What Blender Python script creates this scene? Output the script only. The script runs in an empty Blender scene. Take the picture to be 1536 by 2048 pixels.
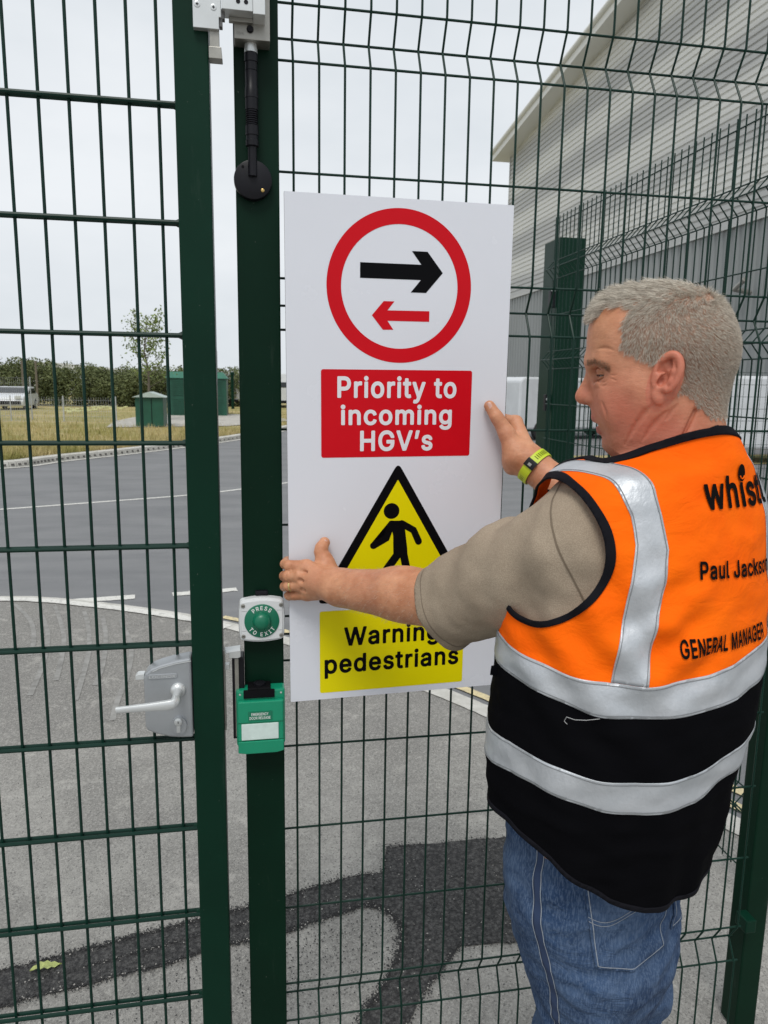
import bpy, bmesh, math, random, os
import numpy as np
from mathutils import Vector, Matrix, noise
from mathutils.bvhtree import BVHTree
PI = math.pi
random.seed(7); RNG = np.random.default_rng(11)
SC = bpy.context.scene
COL = SC.collection

# ------------------------------------------------------------------ camera
FPX, YAW, PITCH, ROLL, EYE = 1484.0, .1801, .1687, .0144, 1.75
CF = np.array([math.sin(YAW)*math.cos(PITCH), math.cos(YAW)*math.cos(PITCH), -math.sin(PITCH)])
_r0 = np.array([math.cos(YAW), -math.sin(YAW), 0.0]); _u0 = np.cross(_r0, CF)
CR = _r0*math.cos(ROLL) + _u0*math.sin(ROLL); CU = _u0*math.cos(ROLL) - _r0*math.sin(ROLL)
CC = np.array([0, 0, EYE])
cam = bpy.data.cameras.new('camera'); cam_o = bpy.data.objects.new('camera', cam); COL.objects.link(cam_o)
cam_o.matrix_world = Matrix(((CR[0], CU[0], -CF[0], 0), (CR[1], CU[1], -CF[1], 0), (CR[2], CU[2], -CF[2], EYE), (0, 0, 0, 1)))
cam.sensor_fit = 'HORIZONTAL'; cam.sensor_width = 36.0; cam.lens = FPX/1536*36
cam.clip_start = .02; cam.clip_end = 3000
cam.dof.use_dof = True; cam.dof.focus_distance = 1.28; cam.dof.aperture_fstop = 18
SC.camera = cam_o

def ray(px, py): return CF + CR*(px-768)/FPX - CU*(py-1024)/FPX
def at(px, py, d): return CC + ray(px, py)*d
def onG(px, py, g=0.0): r = ray(px, py); return CC + r*((g-EYE)/r[2])

# ------------------------------------------------------------------ sky and light (overcast)
SUN_EL, SUN_AZ = math.radians(58), math.radians(200)
world = bpy.data.worlds.new('World'); SC.world = world; world.use_nodes = True
wn = world.node_tree; wn.nodes.clear()
def wnode(t, **k):
    n = wn.nodes.new(t)
    for a, b in k.items(): setattr(n, a, b)
    return n
sky = wnode('ShaderNodeTexSky', sky_type='NISHITA', sun_disc=False, sun_elevation=SUN_EL, sun_rotation=SUN_AZ)
sky.air_density = 1.0; sky.dust_density = 4.0
hsv = wnode('ShaderNodeHueSaturation'); hsv.inputs['Saturation'].default_value = .35
tc = wnode('ShaderNodeTexCoord'); mp = wnode('ShaderNodeMapping'); mp.inputs['Scale'].default_value = (1.0, 1.0, 2.6)
nz = wnode('ShaderNodeTexNoise'); nz.inputs['Scale'].default_value = 1.7; nz.inputs['Detail'].default_value = 5; nz.inputs['Roughness'].default_value = .55
cr = wnode('ShaderNodeValToRGB'); cr.color_ramp.elements[0].position = .30; cr.color_ramp.elements[1].position = .72
cr.color_ramp.elements[0].color = (5.75, 6.25, 6.7, 1); cr.color_ramp.elements[1].color = (7.7, 8.0, 8.3, 1)
mx = wnode('ShaderNodeMix', data_type='RGBA'); mx.inputs['Factor'].default_value = .93
bg = wnode('ShaderNodeBackground'); bg.inputs['Strength'].default_value = .10
wo = wnode('ShaderNodeOutputWorld')
L = wn.links.new
L(tc.outputs['Generated'], mp.inputs['Vector']); L(mp.outputs[0], nz.inputs['Vector']); L(nz.outputs['Fac'], cr.inputs['Fac'])
L(sky.outputs[0], hsv.inputs['Color']); L(hsv.outputs[0], mx.inputs['A']); L(cr.outputs[0], mx.inputs['B'])
L(mx.outputs['Result'], bg.inputs['Color']); L(bg.outputs[0], wo.inputs[0])
sun = bpy.data.lights.new('sun', 'SUN'); sun.energy = 1.5; sun.angle = math.radians(24); sun.color = (1, .97, .92)
sun_o = bpy.data.objects.new('sun', sun); COL.objects.link(sun_o)
_sd = Vector((math.sin(SUN_AZ)*math.cos(SUN_EL), math.cos(SUN_AZ)*math.cos(SUN_EL), math.sin(SUN_EL)))
sun_o.rotation_euler = _sd.to_track_quat('Z', 'Y').to_euler(); sun_o.location = (0, 0, 20)
SC.view_settings.view_transform = 'Standard'; SC.view_settings.look = 'None'
SC.view_settings.exposure = .22; SC.view_settings.gamma = 1
SC.render.film_transparent = False
try:
    SC.cycles.max_bounces = 6; SC.cycles.diffuse_bounces = 3; SC.cycles.glossy_bounces = 3; SC.cycles.transparent_max_bounces = 8
    SC.cycles.sample_clamp_indirect = 6
except Exception: pass

# ------------------------------------------------------------------ materials
class Mt:
    """small wrapper: a Principled material with noise-varied colour and bump"""
    def __init__(s, name, col, rough=.6, metal=0.0, spec=.5, **k):
        s.m = bpy.data.materials.new(name); s.m.use_nodes = True; s.t = s.m.node_tree
        s.b = s.t.nodes['Principled BSDF']; s.b.inputs['Base Color'].default_value = (*col, 1)
        s.b.inputs['Roughness'].default_value = rough; s.b.inputs['Metallic'].default_value = metal
        s.b.inputs['Specular IOR Level'].default_value = spec
        s.tc = s.t.nodes.new('ShaderNodeTexCoord'); s.col = None; s.base = col; s.h = None
    def n(s, t, **k):
        n = s.t.nodes.new(t)
        for a, b in k.items(): setattr(n, a, b)
        return n
    def l(s, a, b): s.t.links.new(a, b)
    def noise(s, scale, detail=4, rough=.6, stretch=None, coord='Object', dist=0):
        n = s.n('ShaderNodeTexNoise'); n.inputs['Scale'].default_value = scale; n.inputs['Detail'].default_value = detail
        n.inputs['Roughness'].default_value = rough; n.inputs['Distortion'].default_value = dist
        v = s.tc.outputs[coord]
        if stretch:
            mpn = s.n('ShaderNodeMapping'); mpn.inputs['Scale'].default_value = stretch; s.l(v, mpn.inputs[0]); v = mpn.outputs[0]
        s.l(v, n.inputs['Vector']); return n.outputs['Fac']
    def vor(s, scale, feature='F1', coord='Object'):
        n = s.n('ShaderNodeTexVoronoi', feature=feature); n.inputs['Scale'].default_value = scale
        s.l(s.tc.outputs[coord], n.inputs['Vector']); return n
    def ramp(s, fac, a, b, ca=None, cb=None):
        n = s.n('ShaderNodeValToRGB'); n.color_ramp.elements[0].position = a; n.color_ramp.elements[1].position = b
        if ca is not None: n.color_ramp.elements[0].color = (*ca, 1); n.color_ramp.elements[1].color = (*cb, 1)
        s.l(fac, n.inputs[0]); return n.outputs[0]
    def mixc(s, fac, A, B):
        n = s.n('ShaderNodeMix', data_type='RGBA')
        for nm, v in (('Factor', fac), ('A', A), ('B', B)):
            i = n.inputs[nm] if nm != 'Factor' else n.inputs[0]
            if hasattr(v, 'links') or hasattr(v, 'is_output'): s.l(v, i)
            elif nm == 'Factor': i.default_value = v
            else: i.default_value = (*v, 1)
        return n.outputs['Result']
    def setc(s, c): s.l(c, s.b.inputs['Base Color']); s.col = c; return s
    def over(s, fac, c):       # lay colour c over the present colour by fac
        return s.setc(s.mixc(fac, s.col if s.col is not None else s.base, c))
    def bump(s, fac, strength=.3, dist=.002):
        n = s.n('ShaderNodeBump'); n.inputs['Strength'].default_value = strength; n.inputs['Distance'].default_value = dist
        s.l(fac, n.inputs['Height'])
        if s.h is not None: s.l(s.h, n.inputs['Normal'])
        s.h = n.outputs[0]; s.l(s.h, s.b.inputs['Normal']); return s
    def roughn(s, fac, a, b):
        n = s.n('ShaderNodeMapRange'); n.inputs['To Min'].default_value = a; n.inputs['To Max'].default_value = b
        s.l(fac, n.inputs[0]); s.l(n.outputs[0], s.b.inputs['Roughness']); return s
    def wave(s, scale, axis='X', coord='Object', dist=0, prof='SIN'):
        n = s.n('ShaderNodeTexWave', bands_direction=axis, wave_profile=prof); n.inputs['Scale'].default_value = scale
        n.inputs['Distortion'].default_value = dist; s.l(s.tc.outputs[coord], n.inputs[0]); return n.outputs['Fac']

def paint(name, col, rough=.4, var=.15, nscale=3.0, spec=.5, dirt=0.0):
    t = Mt(name, col, rough, spec=spec)
    c2 = tuple(v*(1-var) for v in col); c3 = tuple(min(1, v*(1+var)) for v in col)
    t.setc(t.ramp(t.noise(nscale, 5), .35, .65, c2, c3))
    if dirt:
        t.over(t.ramp(t.noise(130, 4, .75), .70, .735, (0, 0, 0), (dirt,)*3), (.30, .33, .29))
        t.over(t.ramp(t.noise(7, 6, .75, (3, 3, .35)), .60, .80, (0, 0, 0), (dirt*.35,)*3), (.10, .13, .11))
    t.roughn(t.noise(9, 4), max(0, rough-.08), rough+.1)
    return t
GREEN = paint("green powder coated steel", (.0024, .025, .0138), .36, .12, 4, .14, .5)
GREENW = paint('green coated wire', (.0035, .026, .0175), .38, .1, 6, .22)
GREEN_POST = paint("green post paint", (.0016, .018, .0090), .42, .12, 4, .12, .55)
GREEN_CAB = paint('green cabinet', (.008, .075, .045), .5, .15, 2)
ALU = paint('brushed aluminium', (.62, .64, .64), .33, .05, 12); ALU.b.inputs['Metallic'].default_value = .55
ALU.bump(ALU.noise(260, 3, .6, (1, 1, .06)), .12, .0004)
ALUD = paint('dull steel', (.34, .33, .30), .38, .12, 30); ALUD.b.inputs['Metallic'].default_value = .7
ALUG = paint('grey cast lock', (.40, .42, .44), .42, .05, 12); ALUG.b.inputs['Metallic'].default_value = .6; ALUG.bump(ALUG.noise(900, 2), .2, .0003)
SILV = paint('silver lacquer', (.66, .68, .68), .3, .04, 12); SILV.b.inputs['Metallic'].default_value = .45
BLK = paint('black plastic', (.008, .008, .011), .38, .2, 20, .22)
BLKM = paint('matt black', (.005, .005, .006), .6, .2, 20, .1)
BRASS = Mt('brass', (.55, .38, .14), .3, 1)
WHP = paint('light grey plastic', (.68, .70, .71), .35, .03, 8)
GRP = paint('bright green plastic', (.005, .255, .135), .3, .06, 8)
GRD = paint('disc green', (.004, .15, .080), .35, .05, 8)
LENS = paint('translucent panel', (.62, .74, .70), .25, .05, 60)
WTXT = Mt('white lettering', (.80, .82, .80), .5)
LBLG = Mt('label green', (.004, .17, .09), .45)
SIGN = paint('sign white board', (.73, .75, .81), .24, .012, 3, .5); SIGN.bump(SIGN.noise(14, 2), .04, .002)
SIGN_EDGE = Mt('sign edge', (.45, .46, .47), .6)
SRED = paint('sign red', (.60, .004, .012), .3, .03, 5, .15)
SYEL = paint('sign yellow', (.80, .70, .002), .3, .03, 5, .15)
SBLK = Mt('sign black', (.004, .004, .005), .35, spec=.06)
SWHT = Mt('sign lettering white', (.76, .76, .80), .32)
WHITE = paint('white van paint', (.62, .64, .66), .3, .06, 2)
GLASS = Mt('dark glass', (.02, .024, .028), .08)
TYRE = Mt('tyre rubber', (.02, .02, .02), .8)
CONC = paint('concrete', (.42, .40, .36), .9, .2, 5); CONC.bump(CONC.noise(60, 6), .4, .004)

# ------------------------------------------------------------------ mesh helpers
def tag(o, label=None, cat=None, group=None, kind=None):
    if label: o['label'] = label
    if cat: o['category'] = cat
    if group: o['group'] = group
    if kind: o['kind'] = kind
    return o
def mat_of(m): return m.m if isinstance(m, Mt) else m
def mk(name, V, Fc, mat, parent=None, smooth=False, mats=None, fm=None):
    me = bpy.data.meshes.new(name); me.from_pydata([tuple(map(float, v)) for v in V], [], [tuple(map(int, f)) for f in Fc])
    for m in (mats or [mat]): me.materials.append(mat_of(m))
    if fm is not None: me.polygons.foreach_set('material_index', np.asarray(fm, dtype=np.int32))
    if smooth: me.polygons.foreach_set('use_smooth', [True]*len(me.polygons))
    me.update()
    o = bpy.data.objects.new(name, me); COL.objects.link(o)
    if parent is not None: link(o, parent)
    return o
def link(o, parent):
    o.parent = parent; o.matrix_parent_inverse = Matrix.Translation(-parent.location) if parent.type == 'EMPTY' else Matrix.Identity(4)
    return o
def empty(name, loc, label, cat, group=None):
    o = bpy.data.objects.new(name, None); COL.objects.link(o); o.location = tuple(map(float, loc)); o.empty_display_size = .1
    return tag(o, label, cat, group)
class MB:
    """collects shapes into one mesh (world coordinates)"""
    def __init__(s): s.V = []; s.F = []
    def add(s, V, Fc):
        k = len(s.V); s.V += [tuple(map(float, v)) for v in V]; s.F += [tuple(i+k for i in f) for f in Fc]; return s
    def box(s, a, b, bev=0.0, M=None):
        bm = bmesh.new(); bmesh.ops.create_cube(bm, size=1)
        c = [(a[i]+b[i])/2 for i in range(3)]; d = [abs(b[i]-a[i]) for i in range(3)]
        for v in bm.verts: v.co = Vector((v.co.x*d[0], v.co.y*d[1], v.co.z*d[2]))
        if bev: bmesh.ops.bevel(bm, geom=bm.edges[:], offset=bev, segments=2, profile=.6, affect='EDGES')
        mt = Matrix.Translation(c)
        if M is not None: mt = M @ mt
        V = [mt @ v.co for v in bm.verts]; bm.verts.index_update(); s.add(V, [[v.index for v in f.verts] for f in bm.faces]); bm.free(); return s
    def tube(s, P, r, n=8, cap=True, closed=False):
        P = [Vector(tuple(map(float, p))) for p in P]; m = len(P); rs = r if hasattr(r, '__len__') else [r]*m
        up = None; rings = []
        for i in range(m):
            if closed: t = P[(i+1) % m]-P[i-1]
            else: t = (P[min(i+1, m-1)]-P[max(i-1, 0)])
            t.normalize()
            if up is None: up = t.orthogonal().normalized()
            up = (up - t*up.dot(t)).normalized(); bn = t.cross(up)
            rings.append([P[i]+(up*math.cos(2*PI*k/n)+bn*math.sin(2*PI*k/n))*rs[i] for k in range(n)])
        V = [v for rg in rings for v in rg]; Fc = []
        for i in range(m if closed else m-1):
            j = (i+1) % m
            for k in range(n): Fc.append((i*n+k, i*n+(k+1) % n, j*n+(k+1) % n, j*n+k))
        if cap and not closed: Fc.append(tuple(range(n-1, -1, -1))); Fc.append(tuple((m-1)*n+k for k in range(n)))
        return s.add(V, Fc)
    def lathe(s, prof, origin, axis, n=32, M=None):
        ax = Vector(axis).normalized(); u = ax.orthogonal().normalized(); w = ax.cross(u); o = Vector(tuple(map(float, origin)))
        V = []
        for r, h in prof:
            for k in range(n): V.append(o+ax*h+(u*math.cos(2*PI*k/n)+w*math.sin(2*PI*k/n))*max(r, 1e-5))
        Fc = [(i*n+k, i*n+(k+1) % n, (i+1)*n+(k+1) % n, (i+1)*n+k) for i in range(len(prof)-1) for k in range(n)]
        Fc.append(tuple(range(n-1, -1, -1))); Fc.append(tuple((len(prof)-1)*n+k for k in range(n)))
        return s.add(V, Fc)
    def prism(s, pts, y0, y1, fr=None):
        """polygon in (x,z) extruded along y0..y1, or along a frame fr=(origin,ex,ez,n)"""
        n = len(pts)
        if fr is None: T = lambda x, z, y: (x, y, z)
        else:
            o, ex, ez, nn = [np.asarray(q, float) for q in fr]; T = lambda x, z, y: o+ex*x+ez*z+nn*y
        V = [T(x, z, y0) for x, z in pts]+[T(x, z, y1) for x, z in pts]
        s.add(V, [tuple(range(n)), tuple(range(2*n-1, n-1, -1))]+[(i, i+n, (i+1) % n+n, (i+1) % n) for i in range(n)]); return s
    def build(s, name, mat, parent=None, smooth=False, bevel=0, **k):
        o = mk(name, s.V, s.F, mat, parent, smooth)
        bm = bmesh.new(); bm.from_mesh(o.data); bmesh.ops.recalc_face_normals(bm, faces=bm.faces[:])
        bm.to_mesh(o.data); bm.free()
        if smooth: shade_auto(o, 40)
        if bevel:
            b = o.modifiers.new('edge', 'BEVEL'); b.width = bevel; b.segments = 2; b.limit_method = 'ANGLE'
        return o
def shade_auto(o, deg=35):
    me = o.data; me.polygons.foreach_set('use_smooth', [True]*len(me.polygons))
    bm = bmesh.new(); bm.from_mesh(me)
    for e in bm.edges:
        if len(e.link_faces) == 2 and e.calc_face_angle(0) > math.radians(deg): e.smooth = False
    bm.to_mesh(me); bm.free()
def rrect(x0, z0, x1, z1, r, n=6):
    P = []
    for cx, cz, a in ((x1-r, z1-r, 0), (x0+r, z1-r, 90), (x0+r, z0+r, 180), (x1-r, z0+r, 270)):
        for i in range(n+1): t = math.radians(a+90*i/n); P.append((cx+r*math.cos(t), cz+r*math.sin(t)))
    return P
def circ(cx, cz, r, n=48): return [(cx+r*math.cos(2*PI*i/n), cz+r*math.sin(2*PI*i/n)) for i in range(n)]

FONT = None
try:
    _fp = os.path.join(bpy.utils.system_resource('DATAFILES'), 'fonts', 'Inter.woff2')
    if os.path.exists(_fp): FONT = bpy.data.fonts.load(_fp)
except Exception: FONT = None
def clip_mesh(V, F, g, extra=()):
    """keep the part of a triangle mesh where g >= 0, cut exactly on g = 0; extra arrays are interpolated"""
    s = g >= 0; inside = s[F].all(1); out = ~s[F].any(1); mid = F[~inside & ~out]; keep = F[inside]
    nv = []; ex = [[] for _ in extra]; cache = {}; base = len(V); newF = []
    def cut(a, b):
        k = (a, b) if a < b else (b, a)
        if k in cache: return cache[k]
        a, b = k; t = g[a]/(g[a]-g[b]); nv.append(V[a]+(V[b]-V[a])*t)
        for e, l in zip(extra, ex): l.append(e[a]+(e[b]-e[a])*t)
        cache[k] = base+len(nv)-1; return cache[k]
    for f in mid:
        ring = []
        for i in range(3):
            a, b = int(f[i]), int(f[(i+1) % 3])
            if s[a]: ring.append(a)
            if s[a] != s[b]: ring.append(cut(a, b))
        for i in range(1, len(ring)-1): newF.append((ring[0], ring[i], ring[i+1]))
    V2 = np.concatenate([V, np.array(nv).reshape(-1, 3)]) if nv else V
    F2 = np.concatenate([keep, np.array(newF, dtype=int).reshape(-1, 3)]) if newF else keep
    E2 = [np.concatenate([e, np.array(l).reshape((-1,)+e.shape[1:])]) if nv else e for e, l in zip(extra, ex)]
    used = np.unique(F2); mp_ = -np.ones(len(V2), int); mp_[used] = np.arange(len(used))
    return V2[used], mp_[F2], [e[used] for e in E2], used
_TX = {}
def text_mesh(txt, weight=0.0, res=5):
    """a word as a clean filled mesh: baseline 0, cap height 1. The outlines are filled by winding number and the
    strokes thickened by weight through a distance field, so overlapping strokes of a glyph merge"""
    if (txt, weight) in _TX: return _TX[(txt, weight)]
    def outl(t):
        cu = bpy.data.curves.new('lettering', 'FONT'); cu.body = t; cu.size = 1
        if FONT: cu.font = FONT
        cu.space_character = 1+weight*2.0
        ob = bpy.data.objects.new('lettering', cu); COL.objects.link(ob); dg = bpy.context.evaluated_depsgraph_get()
        c2 = ob.evaluated_get(dg).to_curve(dg); loops = []
        for sp in c2.splines:
            P = []; bp_ = sp.bezier_points; n = len(bp_)
            if n:
                for i in range(n):
                    a, b = bp_[i], bp_[(i+1) % n]; p0, p1, p2, p3 = [np.array(q[:2]) for q in (a.co, a.handle_right, b.handle_left, b.co)]
                    for k in range(res): u = k/res; P.append((1-u)**3*p0+3*u*(1-u)**2*p1+3*u*u*(1-u)*p2+u**3*p3)
            else: P = [np.array(q.co[:2]) for q in sp.points]
            if len(P) > 2: loops.append(np.array(P))
        ob.evaluated_get(dg).to_curve_clear(); bpy.data.objects.remove(ob); bpy.data.curves.remove(cu); return loops
    Hq = np.concatenate(outl('H')); base, cap = Hq[:, 1].min(), np.ptp(Hq[:, 1])
    loops = [(l-[0, base])/cap for l in outl(txt)]
    A = np.concatenate(loops); B = np.concatenate([np.roll(l, -1, 0) for l in loops]); lo = A.min(0)-weight-.06; hi = A.max(0)+weight+.06; h = .035
    nx, ny = [int(v) for v in np.ceil((hi-lo)/h)+1]; X, Y = np.meshgrid(lo[0]+np.arange(nx)*h, lo[1]+np.arange(ny)*h, indexing='ij'); P = np.stack([X.ravel(), Y.ravel()], 1); g = np.zeros(len(P))
    for i0 in range(0, len(P), 1500):
        p = P[i0:i0+1500]; m = (A[:, 0] > p[:, 0].min()-1.2) | (B[:, 0] > p[:, 0].min()-1.2); a, b = A[m], B[m]; d = b-a; dd = np.maximum((d*d).sum(1), 1e-12)
        w = p[:, None]-a[None]; t = np.clip((w*d).sum(2)/dd, 0, 1); ds = np.sqrt(((w-t[..., None]*d)**2).sum(2)).min(1)
        up = (a[None, :, 1] <= p[:, None, 1]) & (b[None, :, 1] > p[:, None, 1]); dn = (a[None, :, 1] > p[:, None, 1]) & (b[None, :, 1] <= p[:, None, 1])
        cr_ = d[None, :, 0]*w[..., 1]-d[None, :, 1]*w[..., 0]; wn_ = (up & (cr_ > 0)).sum(1).astype(int)-(dn & (cr_ < 0)).sum(1)
        g[i0:i0+1500] = np.where(wn_ != 0, ds, -ds)+weight
    I = np.arange(nx*ny).reshape(nx, ny); q = np.stack([I[:-1, :-1], I[1:, :-1], I[1:, 1:], I[:-1, 1:]], -1).reshape(-1, 4); T_ = np.concatenate([q[:, [0, 1, 2]], q[:, [0, 2, 3]]])
    V, Fc, _e, _u = clip_mesh(np.concatenate([P, np.zeros((len(P), 1))], 1), T_, g)
    V = V-[V[:, 0].min(), 0, 0]; _TX[(txt, weight)] = (V, [tuple(int(i) for i in f) for f in Fc]); return _TX[(txt, weight)]
def lettering(name, txt, x0, x1, zb, cap, fr, mat, parent, weight=.012, lift=.0006, center=None):
    """a word fitted between x0..x1 on the plane fr=(origin, ex, ez, n)"""
    V, Fc = text_mesh(txt, weight); w = V[:, 0].max()
    sx = (x1-x0)/w if x1 is not None else cap
    if center is not None: x0 = center - w*sx/2
    o, ex, ez, nn = [np.asarray(q, float) for q in fr]
    P = [o+ex*(x0+v[0]*sx)+ez*(zb+v[1]*cap)+nn*lift for v in V]
    return mk(name, P, Fc, mat, parent)
# ================================================================== the setting: ground, road, markings
ASPH = Mt('worn asphalt', (.3, .29, .27), .9)
_f = ASPH.noise(1.1, 5, .55); _c = ASPH.ramp(_f, .35, .7, (.235, .228, .215), (.40, .385, .355)); ASPH.setc(_c)
_s = ASPH.n('ShaderNodeSeparateXYZ'); ASPH.l(ASPH.tc.outputs['Object'], _s.inputs[0]); _n = ASPH.n('ShaderNodeMath', operation='MULTIPLY_ADD'); ASPH.l(ASPH.noise(1.3, 4, .6, None, 'Object', .6), _n.inputs[0]); _n.inputs[1].default_value = 1.6; ASPH.l(_s.outputs['Y'], _n.inputs[2])
_r = ASPH.n('ShaderNodeMapRange'); _r.inputs['From Min'].default_value = 3.9; _r.inputs['From Max'].default_value = 4.7; _r.inputs['To Max'].default_value = .62; ASPH.l(_n.outputs[0], _r.inputs[0]); ASPH.over(_r.outputs[0], (.115, .110, .105))
ASPH.over(ASPH.ramp(ASPH.noise(2.3, 6, .7, None, 'Object', 1.6), .44, .60, (.55,)*3, (0, 0, 0)), (.19, .183, .17))
ASPH.over(ASPH.ramp(ASPH.noise(5.5, 6, .7, None, 'Object', .4), .56, .70, (0, 0, 0), (.6,)*3), (.50, .48, .44))
ASPH.over(ASPH.ramp(ASPH.noise(3.1, 5, .65, (1, 1.5, 1), 'Object', .8), .60, .74, (0, 0, 0), (.5,)*3), (.15, .145, .14))
_cv = ASPH.vor(150); ASPH.over(ASPH.ramp(_cv.outputs['Color'], .45, .95, (0, 0, 0), (.55,)*3), (.47, .455, .42)); _v = ASPH.vor(210); ASPH.over(ASPH.ramp(_v.outputs['Color'], .10, .28, (.75,)*3, (0, 0, 0)), (.10, .098, .093))
ASPH.over(ASPH.ramp(ASPH.noise(330, 3, .7), .57, .70, (0, 0, 0), (.75,)*3), (.56, .54, .50))
ASPH.bump(_v.outputs['Distance'], .7, .003); ASPH.bump(ASPH.noise(120, 4, .7), .5, .003)
ROAD = Mt('road asphalt', (.2, .2, .2), .85)
ROAD.setc(ROAD.ramp(ROAD.noise(.55, 6, .65, (1, 3, 1), 'Object', .5), .35, .68, (.150, .153, .160), (.205, .207, .212)))
ROAD.over(ROAD.ramp(ROAD.noise(230, 3, .7), .56, .70, (0, 0, 0), (.5,)*3), (.32, .32, .31))
ROAD.over(ROAD.ramp(ROAD.noise(.7, 4, .6, (.3, 2.2, 1), 'Object', 1.0), .60, .72, (0, 0, 0), (.3,)*3), (.12, .12, .123))
ROAD.bump(ROAD.noise(160, 4, .7), .6, .003)
TREN = Mt('fresh dark tarmac', (.05, .05, .05), .8)
TREN.setc(TREN.ramp(TREN.noise(170, 4, .75), .36, .66, (.014, .014, .0145), (.110, .106, .103)))
TREN.over(TREN.ramp(TREN.noise(4, 5, .6), .48, .70, (0, 0, 0), (.30,)*3), (.12, .115, .11))
_tv = TREN.vor(120); TREN.over(TREN.ramp(_tv.outputs['Color'], .50, .95, (0, 0, 0), (.7,)*3), (.13, .127, .122)); TREN.over(TREN.ramp(TREN.vor(75).outputs['Distance'], .30, .75, (0, 0, 0), (.75,)*3), (.010, .010, .011)); _v = TREN.vor(130); TREN.bump(_v.outputs['Distance'], 1.0, .006); TREN.bump(TREN.noise(320, 3), .5, .002)
LINE = Mt('road marking white', (.7, .7, .68), .7)
LINE.setc(LINE.ramp(LINE.noise(24, 6, .75), .30, .50, (.34, .33, .31), (.66, .65, .61)))
YLINE = Mt('road marking yellow', (.65, .5, .2), .7)
YLINE.setc(YLINE.ramp(YLINE.noise(26, 6, .75), .34, .52, (.36, .31, .22), (.66, .56, .33)))
KERB = Mt('kerb concrete', (.5, .49, .46), .9)
KERB.setc(KERB.ramp(KERB.noise(6, 6, .7), .35, .65, (.42, .41, .37), (.60, .585, .55))); KERB.bump(KERB.noise(70, 5), .4, .003)
GRASS_D = Mt('dry verge soil and grass', (.2, .18, .08), .95)
GRASS_D.setc(GRASS_D.ramp(GRASS_D.noise(.35, 5, .6), .38, .62, (.27, .25, .075), (.46, .37, .17)))
GRASS_D.over(GRASS_D.ramp(GRASS_D.noise(9, 5, .7), .5, .7, (0, 0, 0), (.6,)*3), (.34, .29, .15)); GRASS_D.bump(GRASS_D.noise(14, 6), 1, .08)

def sheet(name, P, z, mat, jag=0.0, seg=.05, kind='structure'):
    Q = []
    n = len(P)
    for i in range(n):
        a = np.array(P[i][:2], float); b = np.array(P[(i+1) % n][:2], float); m = max(1, int(np.hypot(*(b-a))/seg)) if jag else 1
        for k in range(m):
            q = a+(b-a)*k/m
            if jag: q = q+np.array([noise.noise(Vector((q[0]*9, q[1]*9, 3))), noise.noise(Vector((q[0]*9, q[1]*9, 8)))])*jag + RNG.normal(0, jag*.12, 2)
            Q.append((q[0], q[1]))
    bm = bmesh.new(); vs = [bm.verts.new((q[0], q[1], z)) for q in Q]; f = bm.faces.new(vs)
    bmesh.ops.triangulate(bm, faces=[f]); bmesh.ops.recalc_face_normals(bm, faces=bm.faces[:])
    me = bpy.data.meshes.new(name); bm.to_mesh(me); bm.free()
    if sum(p.normal.z for p in me.polygons) < 0: me.flip_normals()
    me.materials.append(mat_of(mat)); o = bpy.data.objects.new(name, me); COL.objects.link(o)
    return tag(o, kind=kind)
S = 1500
mk('ground', [(-S, -S, -.02), (S, -S, -.02), (S, S, -.02), (-S, S, -.02)], [(0, 1, 2, 3)], ASPH)['kind'] = 'structure'
edge_px = [(-700, 1225), (-350, 1208), (0, 1200), (80, 1202), (150, 1208), (260, 1221), (370, 1238), (480, 1262), (575, 1288), (700, 1325), (870, 1388), (965, 1428), (1100, 1488), (1300, 1580), (1465, 1660), (1600, 1725)]
edge = [onG(*q)[:2] for q in edge_px]
edge[-1] = edge[-2]+(edge[-2]-edge[-3])*.8
apron = [tuple(q) for q in edge]+[(3.2, .6), (3.2, -3), (-9, -3), (-9, 6.3)]
sheet('access_apron', apron, -.004, ASPH)
# road beyond the edge line reaches to the verge kerb and on to the right
kerb_px = [(-900, 972), (-400, 953), (0, 936), (120, 922), (250, 908), (372, 893), (478, 878), (560, 862)]
kerbl = [onG(*q)[:2] for q in kerb_px]
_d = (kerbl[-1]-kerbl[-2]); _d /= np.hypot(*_d)
kerbl += [kerbl[-1]+_d*12+np.array([.3, 3]), kerbl[-1]+_d*22+np.array([.5, 14])]
def smooth_line(P, n=10):
    P = [np.array(p, float) for p in P]; out = []
    for i in range(len(P)-1):
        p0 = P[max(i-1, 0)]; p1 = P[i]; p2 = P[i+1]; p3 = P[min(i+2, len(P)-1)]
        for k in range(n):
            t = k/n; out.append(.5*((2*p1)+(-p0+p2)*t+(2*p0-5*p1+4*p2-p3)*t*t+(-p0+3*p1-3*p2+p3)*t**3))
    out.append(P[-1]); return out
edge_s = smooth_line(edge, 8); kerb_s = smooth_line(kerbl, 12)
road = [tuple(q) for q in edge]+[(40, -10), (60, 60), tuple(kerb_s[-1]+np.array([8, 6]))]+[tuple(q) for q in kerb_s[::-1]]
sheet('road', road, -.008, ROAD)
def ribbon(name, L, w0, w1, z, mat, kind='structure', wf=None):
    V = []; Fc = []
    for i, p in enumerate(L):
        t = L[min(i+1, len(L)-1)]-L[max(i-1, 0)]; t = t/np.hypot(*t); nn = np.array([-t[1], t[0]])
        k = wf(i/(len(L)-1)) if wf else 1
        V += [(*(p+nn*w0*k), z), (*(p+nn*w1*k), z)]
    Fc = [(2*i, 2*i+2, 2*i+3, 2*i+1) for i in range(len(L)-1)]
    return tag(mk(name, V, Fc, mat), kind=kind)
def dens(L, step=.04):
    out = []
    for a, b in zip(L[:-1], L[1:]):
        m = max(1, int(np.hypot(*(b-a))/step)); out += [a+(b-a)*k/m for k in range(m)]
    return out+[L[-1]]
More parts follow.
